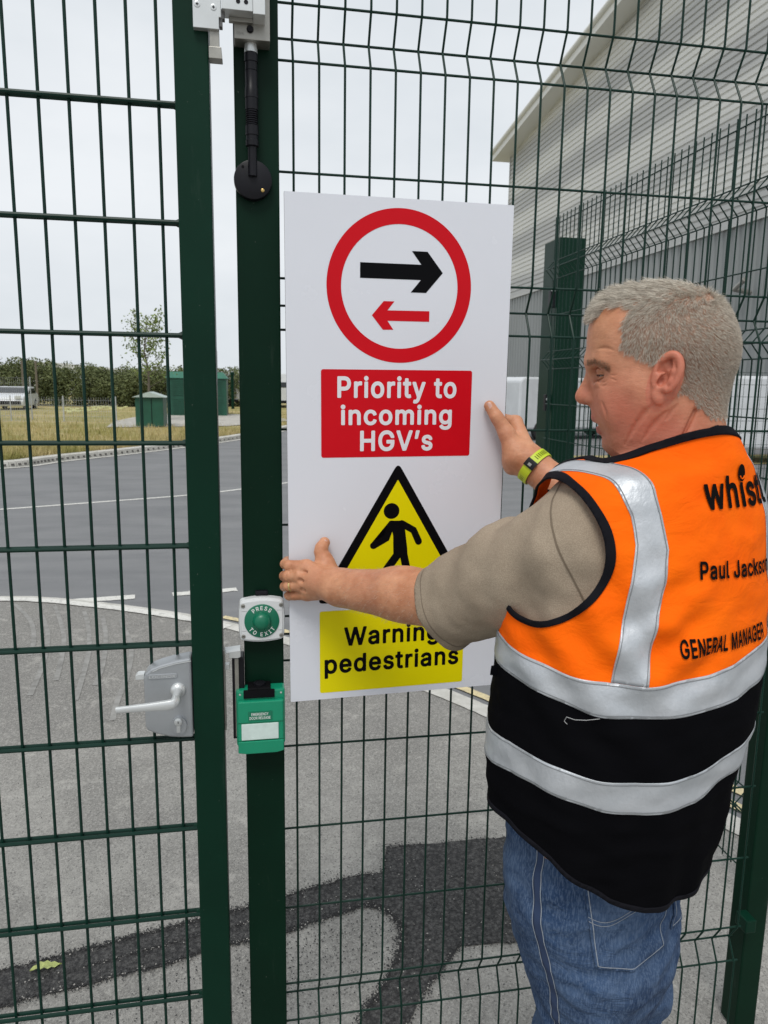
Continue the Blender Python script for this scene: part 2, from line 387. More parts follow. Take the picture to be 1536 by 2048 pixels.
ed = [p+RNG.normal(0, .0025, 2) for p in dens(edge_s, .08)]
ribbon('edging_kerb', ed, -.015, .105, .002, KERB)
ribbon('edge_line', ed[:64], -.035, .060, .004, LINE)
ribbon('yellow_line', ed[60:], .155, .215, .001, YLINE)
ribbon('yellow_line', ed[105:], .285, .345, .001, YLINE)
cl = smooth_line([onG(*q)[:2] for q in ((-700, 1062), (-300, 1036), (0, 1018), (190, 1004), (372, 990), (480, 978), (573, 965), (700, 945))], 10)
ribbon('lane_line', cl, -.04, .05, -.004, LINE)
def dash(a, b, wa, wb):
    A = onG(*a)[:2]; B = onG(*b)[:2]; t = (B-A)/np.hypot(*(B-A)); nn = np.array([-t[1], t[0]]); P = []
    m = 14
    for k in range(m+1): P.append(A+(B-A)*k/m+nn*(wa+RNG.normal(0, .004)))
    for k in range(m, -1, -1): P.append(A+(B-A)*k/m+nn*(wb+RNG.normal(0, .004)))
    sheet('give_way_dash', [tuple(p) for p in P], -.003, LINE)
dash((130, 1203), (270, 1193), -.05, .07); dash((345, 1188), (474, 1178), -.05, .06); dash((-140, 1216), (-20, 1210), -.05, .06); dash((560, 1176), (640, 1170), -.05, .05)
# faint pale drips of old paint across the apron
for pts in ([(75, 1212), (95, 1262), (88, 1320), (60, 1390)], [(240, 1240), (262, 1290), (255, 1350), (235, 1400), (225, 1440)], [(110, 1212), (120, 1240), (128, 1275), (122, 1320), (112, 1360)], [(168, 1222), (176, 1250), (178, 1300), (160, 1370), (150, 1400)], [(205, 1232), (212, 1275), (205, 1330), (190, 1370)], [(30, 1208), (60, 1240), (68, 1275), (60, 1310)]):
    ribbon('paint_run', smooth_line([onG(*q)[:2] for q in pts], 6), -.016, .016, -.001,
           DRIP if 'DRIP' in globals() else globals().setdefault('DRIP', (lambda t: t.setc(t.ramp(t.noise(14, 5, .6), .28, .62, (.165, .16, .15), (.30, .294, .28))))(Mt('faint paint run', (.3, .3, .3), .9))))
tp = [(-260, 2010), (0, 1942), (172, 1897), (276, 1869), (386, 1842), (483, 1816), (566, 1793), (690, 1755), (766, 1742), (773, 1693), (828, 1690), (1014, 1672), (1150, 1665), (1290, 1700),
      (1270, 1850), (1042, 1883), (918, 1892), (890, 1928), (850, 1990), (814, 2048), (770, 2300), (600, 2300), (711, 2048), (766, 1969), (800, 1886), (794, 1845), (745, 1810), (690, 1824), (566, 1866), (455, 1890), (331, 1928), (172, 1969), (0, 2014), (-260, 2100)]
tpp = smooth_line([onG(*q)[:2] for q in tp[:8]], 3)+[onG(*q)[:2] for q in tp[8:21]]+smooth_line([onG(*q)[:2] for q in tp[21:]], 3)
sheet('trench_patch', [tuple(p) for p in tpp], .0, TREN, jag=.012, seg=.012)

# loose grit along the ragged edges of the patch and thinly over the apron
gv = []; gf = []; gm_ = []
def stone(x, y, r, m):
    k = len(gv); R = Matrix.Rotation(random.random()*6.3, 3, Vector(RNG.normal(0, 1, 3)).normalized())
    for d in ((1, 0, 0), (-1, 0, 0), (0, 1, 0), (0, -1, 0), (0, 0, 1), (0, 0, -1)):
        q = R @ (Vector(d)*r*random.uniform(.6, 1.1)); gv.append((x+q.x, y+q.y, max(-.004, .001+r*.35+q.z*.7)))
    for f in ((0, 2, 4), (2, 1, 4), (1, 3, 4), (3, 0, 4), (2, 0, 5), (1, 2, 5), (3, 1, 5), (0, 3, 5)): gf.append(tuple(k+i for i in f)); gm_.append(m)
NT = len(tpp)
for _ in range(6000):
    i = random.randrange(NT); a, b = np.array(tpp[i]), np.array(tpp[(i+1) % NT]); p = a+(b-a)*random.random()+RNG.normal(0, .008, 2); stone(p[0], p[1], random.uniform(.0012, .0040), 0 if random.random() < .92 else 1)
for _ in range(5000):
    i, j = random.randrange(NT), random.randrange(NT); p = (np.array(tpp[i])+np.array(tpp[j]))/2
    if -1.4 < p[0] < 1.6: stone(p[0], p[1], random.uniform(.001, .0035), 0 if random.random() < .85 else 1)
for _ in range(1500): stone(random.uniform(-1.4, 1.7), random.uniform(1.35, 3.4), random.uniform(.001, .0032), random.choice((0, 1, 1)))
tag(mk('loose_grit', gv, gf, None, mats=[Mt('dark grit', (.03, .03, .031), .8), Mt('pale grit', (.42, .40, .37), .9)], fm=gm_), kind='stuff')
# verge: soil sheet, grass blades, kerb with its upstand
vg = [tuple(p+np.array([-.0, .28])) for p in kerb_s]+[(30, 60), (40, 110), (-90, 110), (-90, 16)]
sheet('verge', vg, .10, GRASS_D)
kb = MB()
KL = dens(kerb_s, .45)
for i in range(len(KL)-1):
    a, b = KL[i], KL[i+1]; t = (b-a); ln = np.hypot(*t); t = t/ln; nn = np.array([-t[1], t[0]])
    g = .006
    a2 = a+t*g; b2 = b-t*g
    P = [(*(a2), -.01), (*(b2), -.01), (*(b2+nn*.3), -.01), (*(a2+nn*.3), -.01), (*(a2+nn*.02), .115), (*(b2+nn*.02), .115), (*(b2+nn*.3), .12), (*(a2+nn*.3), .12)]
    kb.add(P, [(0, 1, 5, 4), (4, 5, 6, 7), (3, 7, 6, 2), (0, 4, 7, 3), (1, 2, 6, 5)])
tag(kb.build('kerb', KERB), kind='structure')
ribbon('kerb_channel', kerb_s, -.20, -.03, .003, KERB)
holes = MB()
for i in range(0, len(KL)-1):
    a, b = KL[i], KL[i+1]; t = (b-a)/np.hypot(*(b-a)); nn = np.array([-t[1], t[0]]); c = (a+b)/2
    A = c-t*.035-nn*.004; B = c+t*.035-nn*.004
    holes.add([(*A, .03), (*B, .03), (*(B+nn*.016), .070), (*(A+nn*.016), .070)], [(0, 1, 2, 3)])
tag(holes.build('kerb_drain_slots', Mt('slot shade', (.09, .085, .08), .9)), kind='structure')
mk('flagstone_pad', [(-5.1, 28.3, .125), (-.8, 29.6, .125), (1.8, 34, .125), (1.2, 41, .125), (-5.0, 41, .125), (-5.6, 33, .125)], [(0, 1, 2, 3, 4, 5)], CONC)['kind'] = 'structure'
bv = []; bf = []
def blade(x, y, h, w):
    a = random.uniform(0, 2*PI); dx, dy = math.cos(a)*w, math.sin(a)*w; l = random.uniform(-.4, .4)*h; m = random.uniform(-.4, .4)*h
    k = len(bv); bv.extend([(x-dx, y-dy, .1), (x+dx, y+dy, .1), (x+l, y+m, .1+h)]); bf.append((k, k+1, k+2))
KA = np.array(kerb_s)
for _ in range(26000):
    i = random.randrange(len(KA)-1); u = random.random(); p = KA[i]+(KA[i+1]-KA[i])*u
    t = KA[i+1]-KA[i]; t /= np.hypot(*t); nn = np.array([-t[1], t[0]])
    q = p+nn*(.32+random.random()**2*16)
    if -5.2 < q[0] < 1.2 and 28.3 < q[1] < 41: continue
    if q[0] < -22 or q[1] > 46: continue
    blade(q[0], q[1], random.uniform(.06, .26), random.uniform(.006, .016))
GB = Mt('grass blades', (.2, .18, .07), .9); GB.setc(GB.ramp(GB.noise(.5, 4, .6), .4, .62, (.30, .28, .085), (.52, .42, .21)))
tag(mk('verge_grass', bv, bf, GB), kind='stuff')
# small white wild flowers on the verge
fl = MB()
for _ in range(60):
    i = random.random(); c = onG(130+i*120+random.uniform(-5, 5), 825-i*8+random.uniform(-3, 6))
    fl.box((c[0]-.10, c[1]-.06, .13), (c[0]+.10, c[1]+.06, .2), .01)
tag(fl.build('wild_flowers', Mt('pale yellow flowers', (.6, .6, .3), .8)), kind='stuff')

# ================================================================== fences
def wire_panel_V(o, ex, ey, xs, rows, folds, ztop, zbot, r=.0025, depth=.028):
    """3D mesh panel: verticals with V folds, horizontal wires. o origin, ex along, ey fold direction"""
    mb = MB(); o = np.array(o, float); ex = np.array(ex, float); ey = np.array(ey, float)
    prof = [(zbot, 0)]
    for a, b in sorted(folds): prof += [(a-.006, 0), (a, 0.0012), ((a+b)/2, depth), (b, .0012), (b+.006, 0)]
    prof += [(ztop, 0)]
    for x in xs: mb.tube([o+ex*x+ey*d+np.array([0, 0, z]) for z, d in prof], r, 7)
    x0, x1 = xs[0]-.03, xs[-1]+.012
    for z in rows:
        d = 0
        for a, b in folds:
            if abs(z-(a+b)/2) < .01: d = depth
        mb.tube([o+ex*x0+ey*(d+r*1.8)+np.array([0, 0, z]), o+ex*x1+ey*(d+r*1.8)+np.array([0, 0, z])], r*1.02, 7)
    return mb
ZB = .058
rows = [ZB, ZB+.2, ZB+.25, ZB+.3, ZB+.5, ZB+.7, ZB+.9, ZB+1.1, ZB+1.15, ZB+1.2, ZB+1.4, ZB+1.6, ZB+1.8, ZB+1.85, ZB+1.9, ZB+2.1, ZB+2.3, ZB+2.35, ZB+2.4, ZB+2.6]
folds = [(ZB+.2, ZB+.3), (ZB+1.1, ZB+1.2), (ZB+1.8, ZB+1.9), (ZB+2.3, ZB+2.4)]
fp = empty('mesh_fence', (.7, 1.545, 0), 'green wire mesh fence panel with folded ribs directly behind the white sign', 'fence')
xs = [.0925+.05*i for i in range(24)]
m_ = wire_panel_V((0, 1.545, 0), (1, 0, 0), (0, .9, 0), xs, rows, folds, ZB+2.63, ZB-.02, depth=.033); m_.build('wire_mesh', GREENW, fp, True)
for z in (.36, 1.24, 1.93): MB().box((1.262, 1.538, z-.018), (1.292, 1.582, z+.018), .003).build('fixing_clamp', GREEN, fp)
rp = empty('fence_post', (1.325, 1.61, 0), 'scuffed green square post on a base beside the man in jeans', 'fence post')
MB().box((1.293, 1.578, .004), (1.355, 1.642, 2.75), .004).build('post', GREEN_POST, rp)
MB().box((1.285, 1.57, 2.75), (1.363, 1.65, 2.765), .003).build('cap', BLK, rp)
rf = empty('mesh_fence', (1.72, 3, 0), 'green wire mesh fence panel running away from the right side to the tall box post', 'fence')
ys = [1.66+.05*i for i in range(51)]
m_ = wire_panel_V((1.72, 0, 0), (0, 1, 0), (-1, 0, 0), ys, rows, folds, ZB+2.64, ZB-.02, depth=.045, r=.0028); m_.build('wire_mesh', GREENW, rf, True)
bp = empty('box_post', (1.88, 4.4, 0), 'wide dark green box post at the far end of the side fence', 'gate post')
MB().box((1.835, 4.36, .0), (2.0, 4.60, 2.635), .004).build('post', GREEN, bp)
for z in (2.28, 1.66): MB().box((1.80, 4.38, z-.05), (1.833, 4.42, z+.05), .004).build('hinge_bracket', BLK, bp)
for z in (2.33, 1.68): MB().lathe([(.001, 0), (.011, .001), (.011, .012), (.004, .016)], (1.812, 4.378, z), (0, -1, 0), 12).build('bolt', ALU, bp, True)

# gate post (80 mm) and the gate leaf
gp = empty('gate_post', (.022, 1.515, 0), 'dark green square gate post between the gate leaf and the sign', 'gate post')
MB().box((-.018, 1.475, .0), (.062, 1.555, 2.85), .003).build('post', GREEN_POST, gp)
MB().box((-.068, 1.435, -.003), (.112, 1.595, .009), .002).build('base_plate', GREEN, gp)
ga = empty('mesh_gate', (-.09, 1.455, 0), 'green twin wire mesh gate leaf with square frame at the left', 'gate')
MB().box((-.118, 1.425, .06), (-.059, 1.485, 2.80), .003).build('frame_stile', GREEN, ga)
MB().box((-1.45, 1.425, .06), (-1.391, 1.485, 2.80), .003).build('frame_stile', GREEN, ga)
for z in (.06, 2.742): MB().box((-1.39, 1.427, z), (-.119, 1.483, z+.058), .003).build('frame_rail', GREEN, ga)
gm = MB()
gz = [2.628, 2.43, 2.232, 2.034, 1.836, 1.637, 1.438, 1.240, 1.040, .842, .643, .445, .247]
for i in range(25):
    x = -.148-.0498*i
    gm.tube([(x, 1.455, .11), (x, 1.455, 2.75)], .003, 8)
for z in gz:
    for y in (1.448, 1.462): gm.tube([(-1.395, y, z), (-.113, y, z)], .0042, 8)
gm.build('wire_mesh', GREENW, ga, True)
for z in gz: MB().tube([(-.127, 1.455, z), (-.1185, 1.455, z)], [.0045, .0085], 8).build('weld_bead', GREEN, ga, True)

# rim lock on the gate leaf
YL = 1.420
lk = MB(); pts = [(-.1195, 1.0565), (-.1195, 1.222), (-.150, 1.2175), (-.178, 1.2105), (-.196, 1.2035), (-.2065, 1.194), (-.2095, 1.184), (-.2095, 1.085), (-.206, 1.0765), (-.190, 1.0685), (-.165, 1.0605), (-.145, 1.0575)]
lk.prism(pts, YL, 1.462); lko = lk.build('lock_case', ALUG, ga, bevel=.004)
MB().prism([(-.1195, 1.2165), (-.150, 1.2122), (-.178, 1.2050), (-.192, 1.1985), (-.192, 1.1972), (-.178, 1.2036), (-.150, 1.2108), (-.1195, 1.215)], YL-.0012, YL-.0001).build('raised_rib', SILV, lko)
MB().prism(rrect(-.2025, 1.1828, -.1455, 1.1922, .0046), YL-.0018, YL).build('name_plate', ALUG, lko, bevel=.0006)
lettering('plate_lettering', 'LOCINOX', -.1985, -.1495, 1.1848, .0052, ((0, YL-.0018, 0), (1, 0, 0), (0, 0, 1), (0, -1, 0)), SILV, lko, .01, .0004)
MB().lathe([(.0145, 0), (.0145, .004), (.012, .007), (.0085, .009), (.008, .04), (.0075, .045), (.002, .046)], (-.1455, YL, 1.158), (0, -1, 0), 28).build('handle_rose', SILV, lko, True)
hd = MB()
hp = [(-.1455, 1.374, 1.1585), (-.1468, 1.367, 1.1565), (-.151, 1.3625, 1.1545), (-.160, 1.361, 1.1535), (-.20, 1.361, 1.1515), (-.2525, 1.364, 1.1480)]
def lever(path, sizes):
    V = []; Fc = []
    for i, (p, (a, b)) in enumerate(zip(path, sizes)):
        t = np.array(path[min(i+1, len(path)-1)])-np.array(path[max(i-1, 0)]); t = t/np.linalg.norm(t); y = np.array([0, 1., 0]); n_ = np.cross(t, y); n_ /= np.linalg.norm(n_); y = np.cross(n_, t)
        for k in range(12):
            c, s_ = math.cos(2*PI*k/12), math.sin(2*PI*k/12); q = (abs(c)**.6*np.sign(c), abs(s_)**.6*np.sign(s_))
            V.append(np.array(p)+n_*q[0]*a+y*q[1]*b)
    for i in range(len(path)-1):
        for k in range(12): Fc.append((i*12+k, i*12+(k+1) % 12, (i+1)*12+(k+1) % 12, (i+1)*12+k))
    Fc.append(tuple(range(12))); Fc.append(tuple(len(V)-1-k for k in range(12)))
    return V, Fc
hd.add(*lever(hp, [(.008, .008), (.0085, .008), (.0095, .007), (.0095, .0062), (.0072, .0052), (.0055, .0042)])); hd.build('lever_handle', SILV, lko, True)
MB().prism([(x*.8-.1455*.2+.0002, z) for x, z in circ(-.1455, 1.0855, .0178)], YL-.006, YL).build('cylinder_rose', ALUG, lko, True)
MB().lathe([(.0075, 0), (.0075, .010), (.006, .011), (.001, .011)], (-.1465, YL, 1.0945), (0, -1, 0), 20).box((-.1505, YL-.0095, 1.072), (-.1425, YL, 1.093), .002).build('key_cylinder', ALU, lko, True)
MB().box((-.1473, YL-.0112, 1.0925), (-.1457, YL-.0108, 1.0970)).build('key_slot', BLKM, lko)
MB().prism([(-.2095, 1.1775), (-.2095, 1.1895), (-.222, 1.1895), (-.2265, 1.186), (-.2265, 1.1775)], 1.432, 1.450).build('back_lever', SILV, lko, bevel=.0012)
MB().box((-.059, 1.447, 1.183), (-.047, 1.461, 1.1945), .001).build('latch_bolt', ALU, lko)
MB().box((-.0588, 1.444, 1.055), (-.0555, 1.468, 1.225), .0005).build('edge_plate', ALUD, lko)
# strike plate / keep bolted to the post
ke = empty('lock_keep', (-.03, 1.46, 1.13), 'black and steel lock keep on the gate post edge beside the latch', 'lock keep')
MB().box((-.0425, 1.455, 1.030), (-.0185, 1.492, 1.205), .002).build('body', BLK, ke)
MB().box((-.0372, 1.4515, 1.036), (-.0292, 1.4552, 1.2035), .001).build('steel_strip', ALUD, ke)
MB().prism([(-.060, 1.2195), (-.0245, 1.2235), (-.0245, 1.209), (-.0305, 1.2065), (-.048, 1.2075), (-.048, 1.2175), (-.060, 1.2155)], 1.446, 1.478).build('top_bracket', ALU, ke, bevel=.001)

# press to exit button
YB = 1.448
pb = empty('exit_button', (.0182, 1.46, 1.283), 'light grey box with round green button fixed to gate post', 'button')
def barrel(cx, cz, w, h, bulge, r=.008, n=14):
    P = []
    for i in range(n+1): t = i/n; P.append((cx-w/2+w*t, cz+h/2+bulge*(1-(2*t-1)**2)))
    for i in range(n+1): t = i/n; P.append((cx+w/2+.55*bulge*(1-(2*t-1)**2), cz+h/2-h*t))
    for i in range(n+1): t = i/n; P.append((cx+w/2-w*t, cz-h/2-bulge*(1-(2*t-1)**2)))
    for i in range(n+1): t = i/n; P.append((cx-w/2-.55*bulge*(1-(2*t-1)**2), cz-h/2+h*t))
    out = []
    for p in P:
        if not out or np.hypot(p[0]-out[-1][0], p[1]-out[-1][1]) > 1e-5: out.append(p)
    if np.hypot(out[0][0]-out[-1][0], out[0][1]-out[-1][1]) < 1e-5: out.pop()
    return out
MB().prism(barrel(.0182, 1.2832, .086, .081, .0055), YB, 1.4748).build('housing', WHP, pb, bevel=.005)
MB().prism(barrel(.0182, 1.2832, .078, .0745, .0035), YB-.0012, YB-.0001).build('front_cover', WHP, pb, bevel=.0008)
GRV = Mt('groove grey', (.35, .35, .35), .7)
for xa_, xb_, z_ in ((-.0215, -.0130, 1.2622), (.050, .058, 1.2622), (-.0215, -.0115, 1.3034), (.048, .058, 1.3034)): MB().box((xa_, YB-.0016, z_), (xb_, YB-.0011, z_+.0005)).build('cover_groove', GRV, pb)
MB().lathe([(.0345, 0), (.0345, .0015), (.0335, .0022), (.001, .0022)], (.0182, YB-.0012, 1.2826), (0, -1, 0), 56).build('green_disc', GRD, pb, True)
MB().lathe([(.0185, 0), (.0182, .003), (.0172, .0065), (.015, .010), (.011, .0128), (.006, .0145), (.001, .015)], (.0182, YB-.0034, 1.2826), (0, -1, 0), 40).build('push_button', GRD, pb, True)
for x, z in ((-.0185, 1.3145), (.0565, 1.3145), (-.0185, 1.2515), (.0565, 1.2515)):
    s_ = MB().lathe([(.0042, 0), (.0042, .001), (.003, .0016), (.0006, .0012)], (x, YB-.0012, z), (0, -1, 0), 16).build('screw', ALUD, pb, True)
    MB().box((x-.0022, YB-.0032, z-.0004), (x+.0022, YB-.0029, z+.0004)).build('screw_slot', BLKM, s_)
def arc_text(name, txt, cx, cz, R, a0, cap, Y, mat, parent, flip=False, sp=1.0):
    ws = []; ms = []
    for ch in txt:
        if ch == ' ': ws.append(.55*cap); ms.append(None); continue
        V, Fc = text_mesh(ch, .035); ws.append(V[:, 0].max()*cap*.9+cap*.26*sp); ms.append((V, Fc))
    tot = sum(ws)-cap*.26*sp; mb = MB(); s0 = -tot/2
    for w, m_ in zip(ws, ms):
        if m_:
            V, Fc = m_; wc = w-cap*.26*sp; sc_ = s0+wc/2; P = []
            for x, z, _q in V:
                xx = x*cap*.9-wc/2; zz = z*cap
                if not flip:
                    th = a0-sc_/R; rx, rz = math.sin(-(th-PI/2)), 0
                    ur = np.array([math.cos(th), math.sin(th)]); tg = np.array([math.sin(th), -math.cos(th)]); q = ur*(R+zz)+tg*xx
                else:
                    th = a0+sc_/R; ur = np.array([math.cos(th), math.sin(th)]); tg = np.array([-math.sin(th), math.cos(th)]); q = ur*(R+cap-zz)+tg*xx
                P.append((cx+q[0], Y, cz+q[1]))
            mb.add(P, Fc)
        s0 += w
    return mk(name, mb.V, mb.F, mat, parent)
arc_text('button_lettering', 'PRESS', .0182, 1.2826, .0232, PI/2, .0078, YB-.0040, WTXT, pb)
arc_text('button_lettering', 'TO EXIT', .0182, 1.2826, .0232, -PI/2, .0078, YB-.0040, WTXT, pb, True)
MB().box((.006, 1.462, 1.3318), (.031, 1.4748, 1.3395), .002).build('cable_gland', BLK, pb)

# emergency door release
eb = empty('door_release', (.0135, 1.46, 1.075), 'bright green emergency release box below the exit button', 'call point')
MB().box((-.0355, 1.442, 1.020), (.0625, 1.4748, 1.139), .004).build('back_box', GRP, eb)
fr_ = MB().prism(rrect(-.0325, 1.011, .0590, 1.1195, .003), 1.430, 1.4415).build('front_frame', GRP, eb, bevel=.0025)
MB().prism([(-.0325, 1.0355), (.059, 1.0355), (.059, 1.012), (.045, 1.0085), (-.018, 1.0085), (-.0325, 1.011)], 1.4268, 1.4300).build('hinged_cover', GRP, fr_, bevel=.0015)
MB().box((-.0255, 1.4278, 1.0382), (.0485, 1.4299, 1.0728), .001).build('window', LENS, eb)
MB().box((-.0325, 1.4290, 1.0745), (.059, 1.4299, 1.0752)).box((-.0325, 1.4290, 1.0358), (.059, 1.4299, 1.0363)).build('parting_line', Mt('dark green gap', (.002, .10, .05), .6), eb)
MB().box((-.0205, 1.439, 1.1225), (.0415, 1.4425, 1.1402), .001).box((-.012, 1.4385, 1.139), (.034, 1.4748, 1.1445), .002).build('black_insert', BLKM, eb)
MB().lathe([(.0125, 0), (.0125, .008), (.009, .010), (.001, .010)], (.012, 1.458, 1.1402), (0, 0, 1), 20).build('cable_gland', BLK, eb, True)
for x in (-.0275, .0545): MB().lathe([(.002, 0), (.002, .0006), (.0003, .0006)], (x, 1.4418, 1.131), (0, -1, 0), 10).build('screw', SILV, eb)
lb = MB().box((-.0118, 1.4289, 1.0792), (.0362, 1.4299, 1.0985)).build('label', LBLG, eb)
FR = lambda y: ((0, y, 0), (1, 0, 0), (0, 0, 1), (0, -1, 0))
lettering('label_lettering', 'EMERGENCY', -.0055, .0285, 1.0898, .0056, FR(1.4289), WTXT, lb, .022, .0003)
lettering('label_lettering', 'DOOR RELEASE', -.0092, .0325, 1.0818, .0056, FR(1.4289), WTXT, lb, .022, .0003)

# magnetic lock: armature plate on the gate, body on the post
ml = empty('gate_magnet_plate', (-.06, 1.42, 2.37), 'silver stepped plate with two cross head screws at top of gate frame', 'lock plate')
MB().prism([(-.0832, 2.3435), (-.0832, 2.52), (-.0365, 2.52), (-.0365, 2.3625), (-.0402, 2.3625), (-.0402, 2.3435)], 1.412, 1.4247).build('plate', ALU, ml, bevel=.0008)
for x, z in ((-.0755, 2.3795), (-.0487, 2.377)):
    s_ = MB().lathe([(.0050, 0), (.0050, .0008), (.004, .0012), (.0006, .0006)], (x, 1.412, z), (0, -1, 0), 20).build('screw', SILV, ml, True)
    MB().box((x-.0024, 1.4102, z-.0005), (x+.0024, 1.4108, z+.0005)).box((x-.0005, 1.41015, z-.0024), (x+.0005, 1.41075, z+.0024)).build('cross_slot', BLKM, s_)
MB().box((-.0400, 1.416, 2.350), (-.0345, 1.430, 2.364), .0005).box((-.0362, 1.416, 2.3625), (-.0305, 1.430, 2.378), .0005).build('dark_step', Mt('shadow gap steel', (.12, .12, .12), .6), ml)
MB().box((-.0565, 1.418, 2.300), (-.0405, 1.434, 2.3445), .0008).build('bolt_strip', ALUD, ml)
MB().prism([(-.0583, 2.2975), (-.0583, 2.3165), (-.0372, 2.3165), (-.0355, 2.2975)], 1.412, 1.436).build('bolt_foot', ALUD, ml, bevel=.001)
mg = empty('magnet_lock', (.0, 1.45, 2.4), 'silver magnet lock body on gate post with two socket screws', 'magnetic lock')
MB().box((-.0352, 1.405, 2.3735), (.0170, 1.440, 2.52), .0008).build('face_plate', ALU, mg)
MB().box((.0172, 1.401, 2.3685), (.0375, 1.446, 2.52), .0008).build('channel', SILV, mg)
MB().box((-.0155, 1.438, 2.343), (.0462, 1.4748, 2.52), .001).build('rear_block', ALUD, mg)
MB().box((-.0240, 1.430, 2.3665), (.0170, 1.440, 2.3733), .0005).build('bracket', ALUD, mg)
for x in (-.0075, .0057): MB().lathe([(.0036, 0), (.0036, .0007), (.0024, .0007), (.0022, .0002), (.0003, .0002)], (x, 1.405, 2.387), (0, -1, 0), 16).build('socket_screw', BLK, mg)
MB().lathe([(.0060, 0), (.0060, .003), (.0045, .005), (.0005, .0048)], (.0120, 1.438, 2.3590), (0, -1, 0), 16).build('adjuster_screw', BLK, mg, True)
lettering('stamped_letters', 'DIVA', -.011, .001, 2.3495, .0042, FR(1.438), Mt('stamp', (.16, .15, .14), .5), mg, .0, .0003)
# cable conduit with the round end box
cd = empty('conduit', (.0125, 1.44, 2.25), 'black jointed conduit running down gate post to a round disc', 'conduit')
cx = .0130; yc = 1.4570
MB().lathe([(.0105, 0), (.0115, -.010), (.0120, -.0165), (.0115, -.0168)], (cx, yc, 2.345), (0, 0, 1), 24).build('steel_ferrule', ALU, cd, True)
pf = [(.0118, 0), (.0122, -.014), (.0108, -.0145), (.0110, -.028), (.0098, -.0285), (.0100, -.029), (.0112, -.0292), (.0112, -.055), (.0118, -.056), (.0122, -.0735), (.0115, -.074), (.0115, -.093), (.0100, -.0935)]
z = -.0945
for i in range(7): pf += [(.0100, z), (.0112, z-.001), (.0112, z-.002), (.0096, z-.003)]; z -= .0036
pf += [(.0118, z), (.0120, z-.016), (.0108, z-.017), (.0108, z-.024), (.0118, z-.025), (.0118, z-.034), (.0082, z-.036), (.0080, z-.085), (.002, z-.085)]
MB().lathe(pf, (cx, yc, 2.3275), (0, 0, 1), 24).build('jointed_tube', BLK, cd, True)
dsk = MB().lathe([(.0345, 0), (.0345, .0145), (.0338, .0165), (.0325, .0172), (.001, .0172)], (cx+.0005, 1.4750, 2.1175), (0, -1, 0), 64).build('round_box', BLK, cd, True)
MB().lathe([(.0026, 0), (.0026, .0004), (.0003, .0004)], (cx-.0175, 1.4578, 2.1385), (0, -1, 0), 12).build('screw_hole', BLKM, dsk)
sb_ = MB().lathe([(.0032, 0), (.0032, .0008), (.0024, .0013), (.0003, .0011)], (cx+.0178, 1.4578, 2.0995), (0, -1, 0), 14).build('brass_screw', BRASS, dsk, True)

# ================================================================== the sign
s1 = np.array([.9991, .0428, .008]); s2 = np.array([-.0068, -.0273, .9996]); sn = np.array([.043, -.9987, -.027]); s0 = np.array([.291, 1.442, 1.601])
SF = (s0, s1, s2, sn)
sg = empty('road_sign', s0-s2*.49, 'tall white sign board with red circle of arrows above a yellow pedestrian warning', 'sign')
MB().prism(rrect(-.22, -.4925, .22, .4925, .0015, 2), -.0045, 0, SF).build('board', SIGN, sg)
MB().prism(rrect(-.2203, -.4928, .2203, .4928, .001, 2), -.0048, -.0012, SF).build('board_edge', SIGN_EDGE, sg)
def flat(name, pts, mat, lift=.0004, holes=None, parent=sg, label=None):
    P = [s0+s1*x+s2*z+sn*lift for x, z in pts]
    if holes is None:
        from mathutils.geometry import tessellate_polygon
        o = mk(name, P, [t[::-1] for t in tessellate_polygon([[Vector((x, z, 0)) for x, z in pts]])], mat, parent)
    else:
        Q = [s0+s1*x+s2*z+sn*lift for x, z in holes]; n = len(P)
        o = mk(name, P+Q, [(i, (i+1) % n, (i+1) % n+n, i+n) for i in range(n)], mat, parent)
    if label: o['label'] = label
    return o
flat('red_ring', circ(-.0028, .3342, .1412, 128), SRED, holes=circ(-.0028, .3334, .1137, 128))
flat('black_arrow', [(-.0806, .3762), (.0377, .3762), (.0188, .4002), (.0494, .4002), (.0806, .3624), (.0482, .3248), (.0179, .3248), (.0373, .3481), (-.0806, .3481)], SBLK, label='thick black arrow pointing right')
flat('red_arrow', [(.0558, .2912), (-.0271, .2907), (-.0137, .3075), (-.0347, .3075), (-.0574, .2809), (-.0356, .2545), (-.0151, .2550), (-.0269, .2713), (.0558, .2713)], SRED, label='thin red arrow pointing left')
rpn = flat('red_panel', rrect(-.1550, .0104, .1468, .1795, .0045), SRED)
for tx, x0, x1, zb, cp_ in (('Priority to', -.1236, .1151, .1273, .0375), ('incoming', -.1169, .1070, .0750, .0352), ('HGV’s', -.0787, .0684, .0240, .0368)):
    lettering('sign_lettering', tx, x0, x1, zb, cp_, SF, SWHT, rpn, .045, .0008)
def roundpoly(pts, r, n=6):
    out = []; m = len(pts)
    for i in range(m):
        a = np.array(pts[i-1]); b = np.array(pts[i]); c = np.array(pts[(i+1) % m]); u = (a-b)/np.linalg.norm(a-b); v = (c-b)/np.linalg.norm(c-b)
        ang = math.acos(np.clip(u@v, -1, 1)); d = r/math.tan(ang/2); d = min(d, .45*np.linalg.norm(a-b), .45*np.linalg.norm(c-b)); p, q = b+u*d, b+v*d
        for k in range(n+1): t = k/n; out.append(tuple((1-t)**2*p+2*t*(1-t)*b+t*t*q))
    return out
flat('black_triangle', roundpoly([(-.0012, -.001), (-.1655, -.2855), (.1635, -.2855)], .0085), SBLK, .0004)
yt = flat('yellow_triangle', roundpoly([(-.0012, -.0355), (-.1315, -.2625), (.1293, -.2625)], .001, 2), SYEL, .0006)
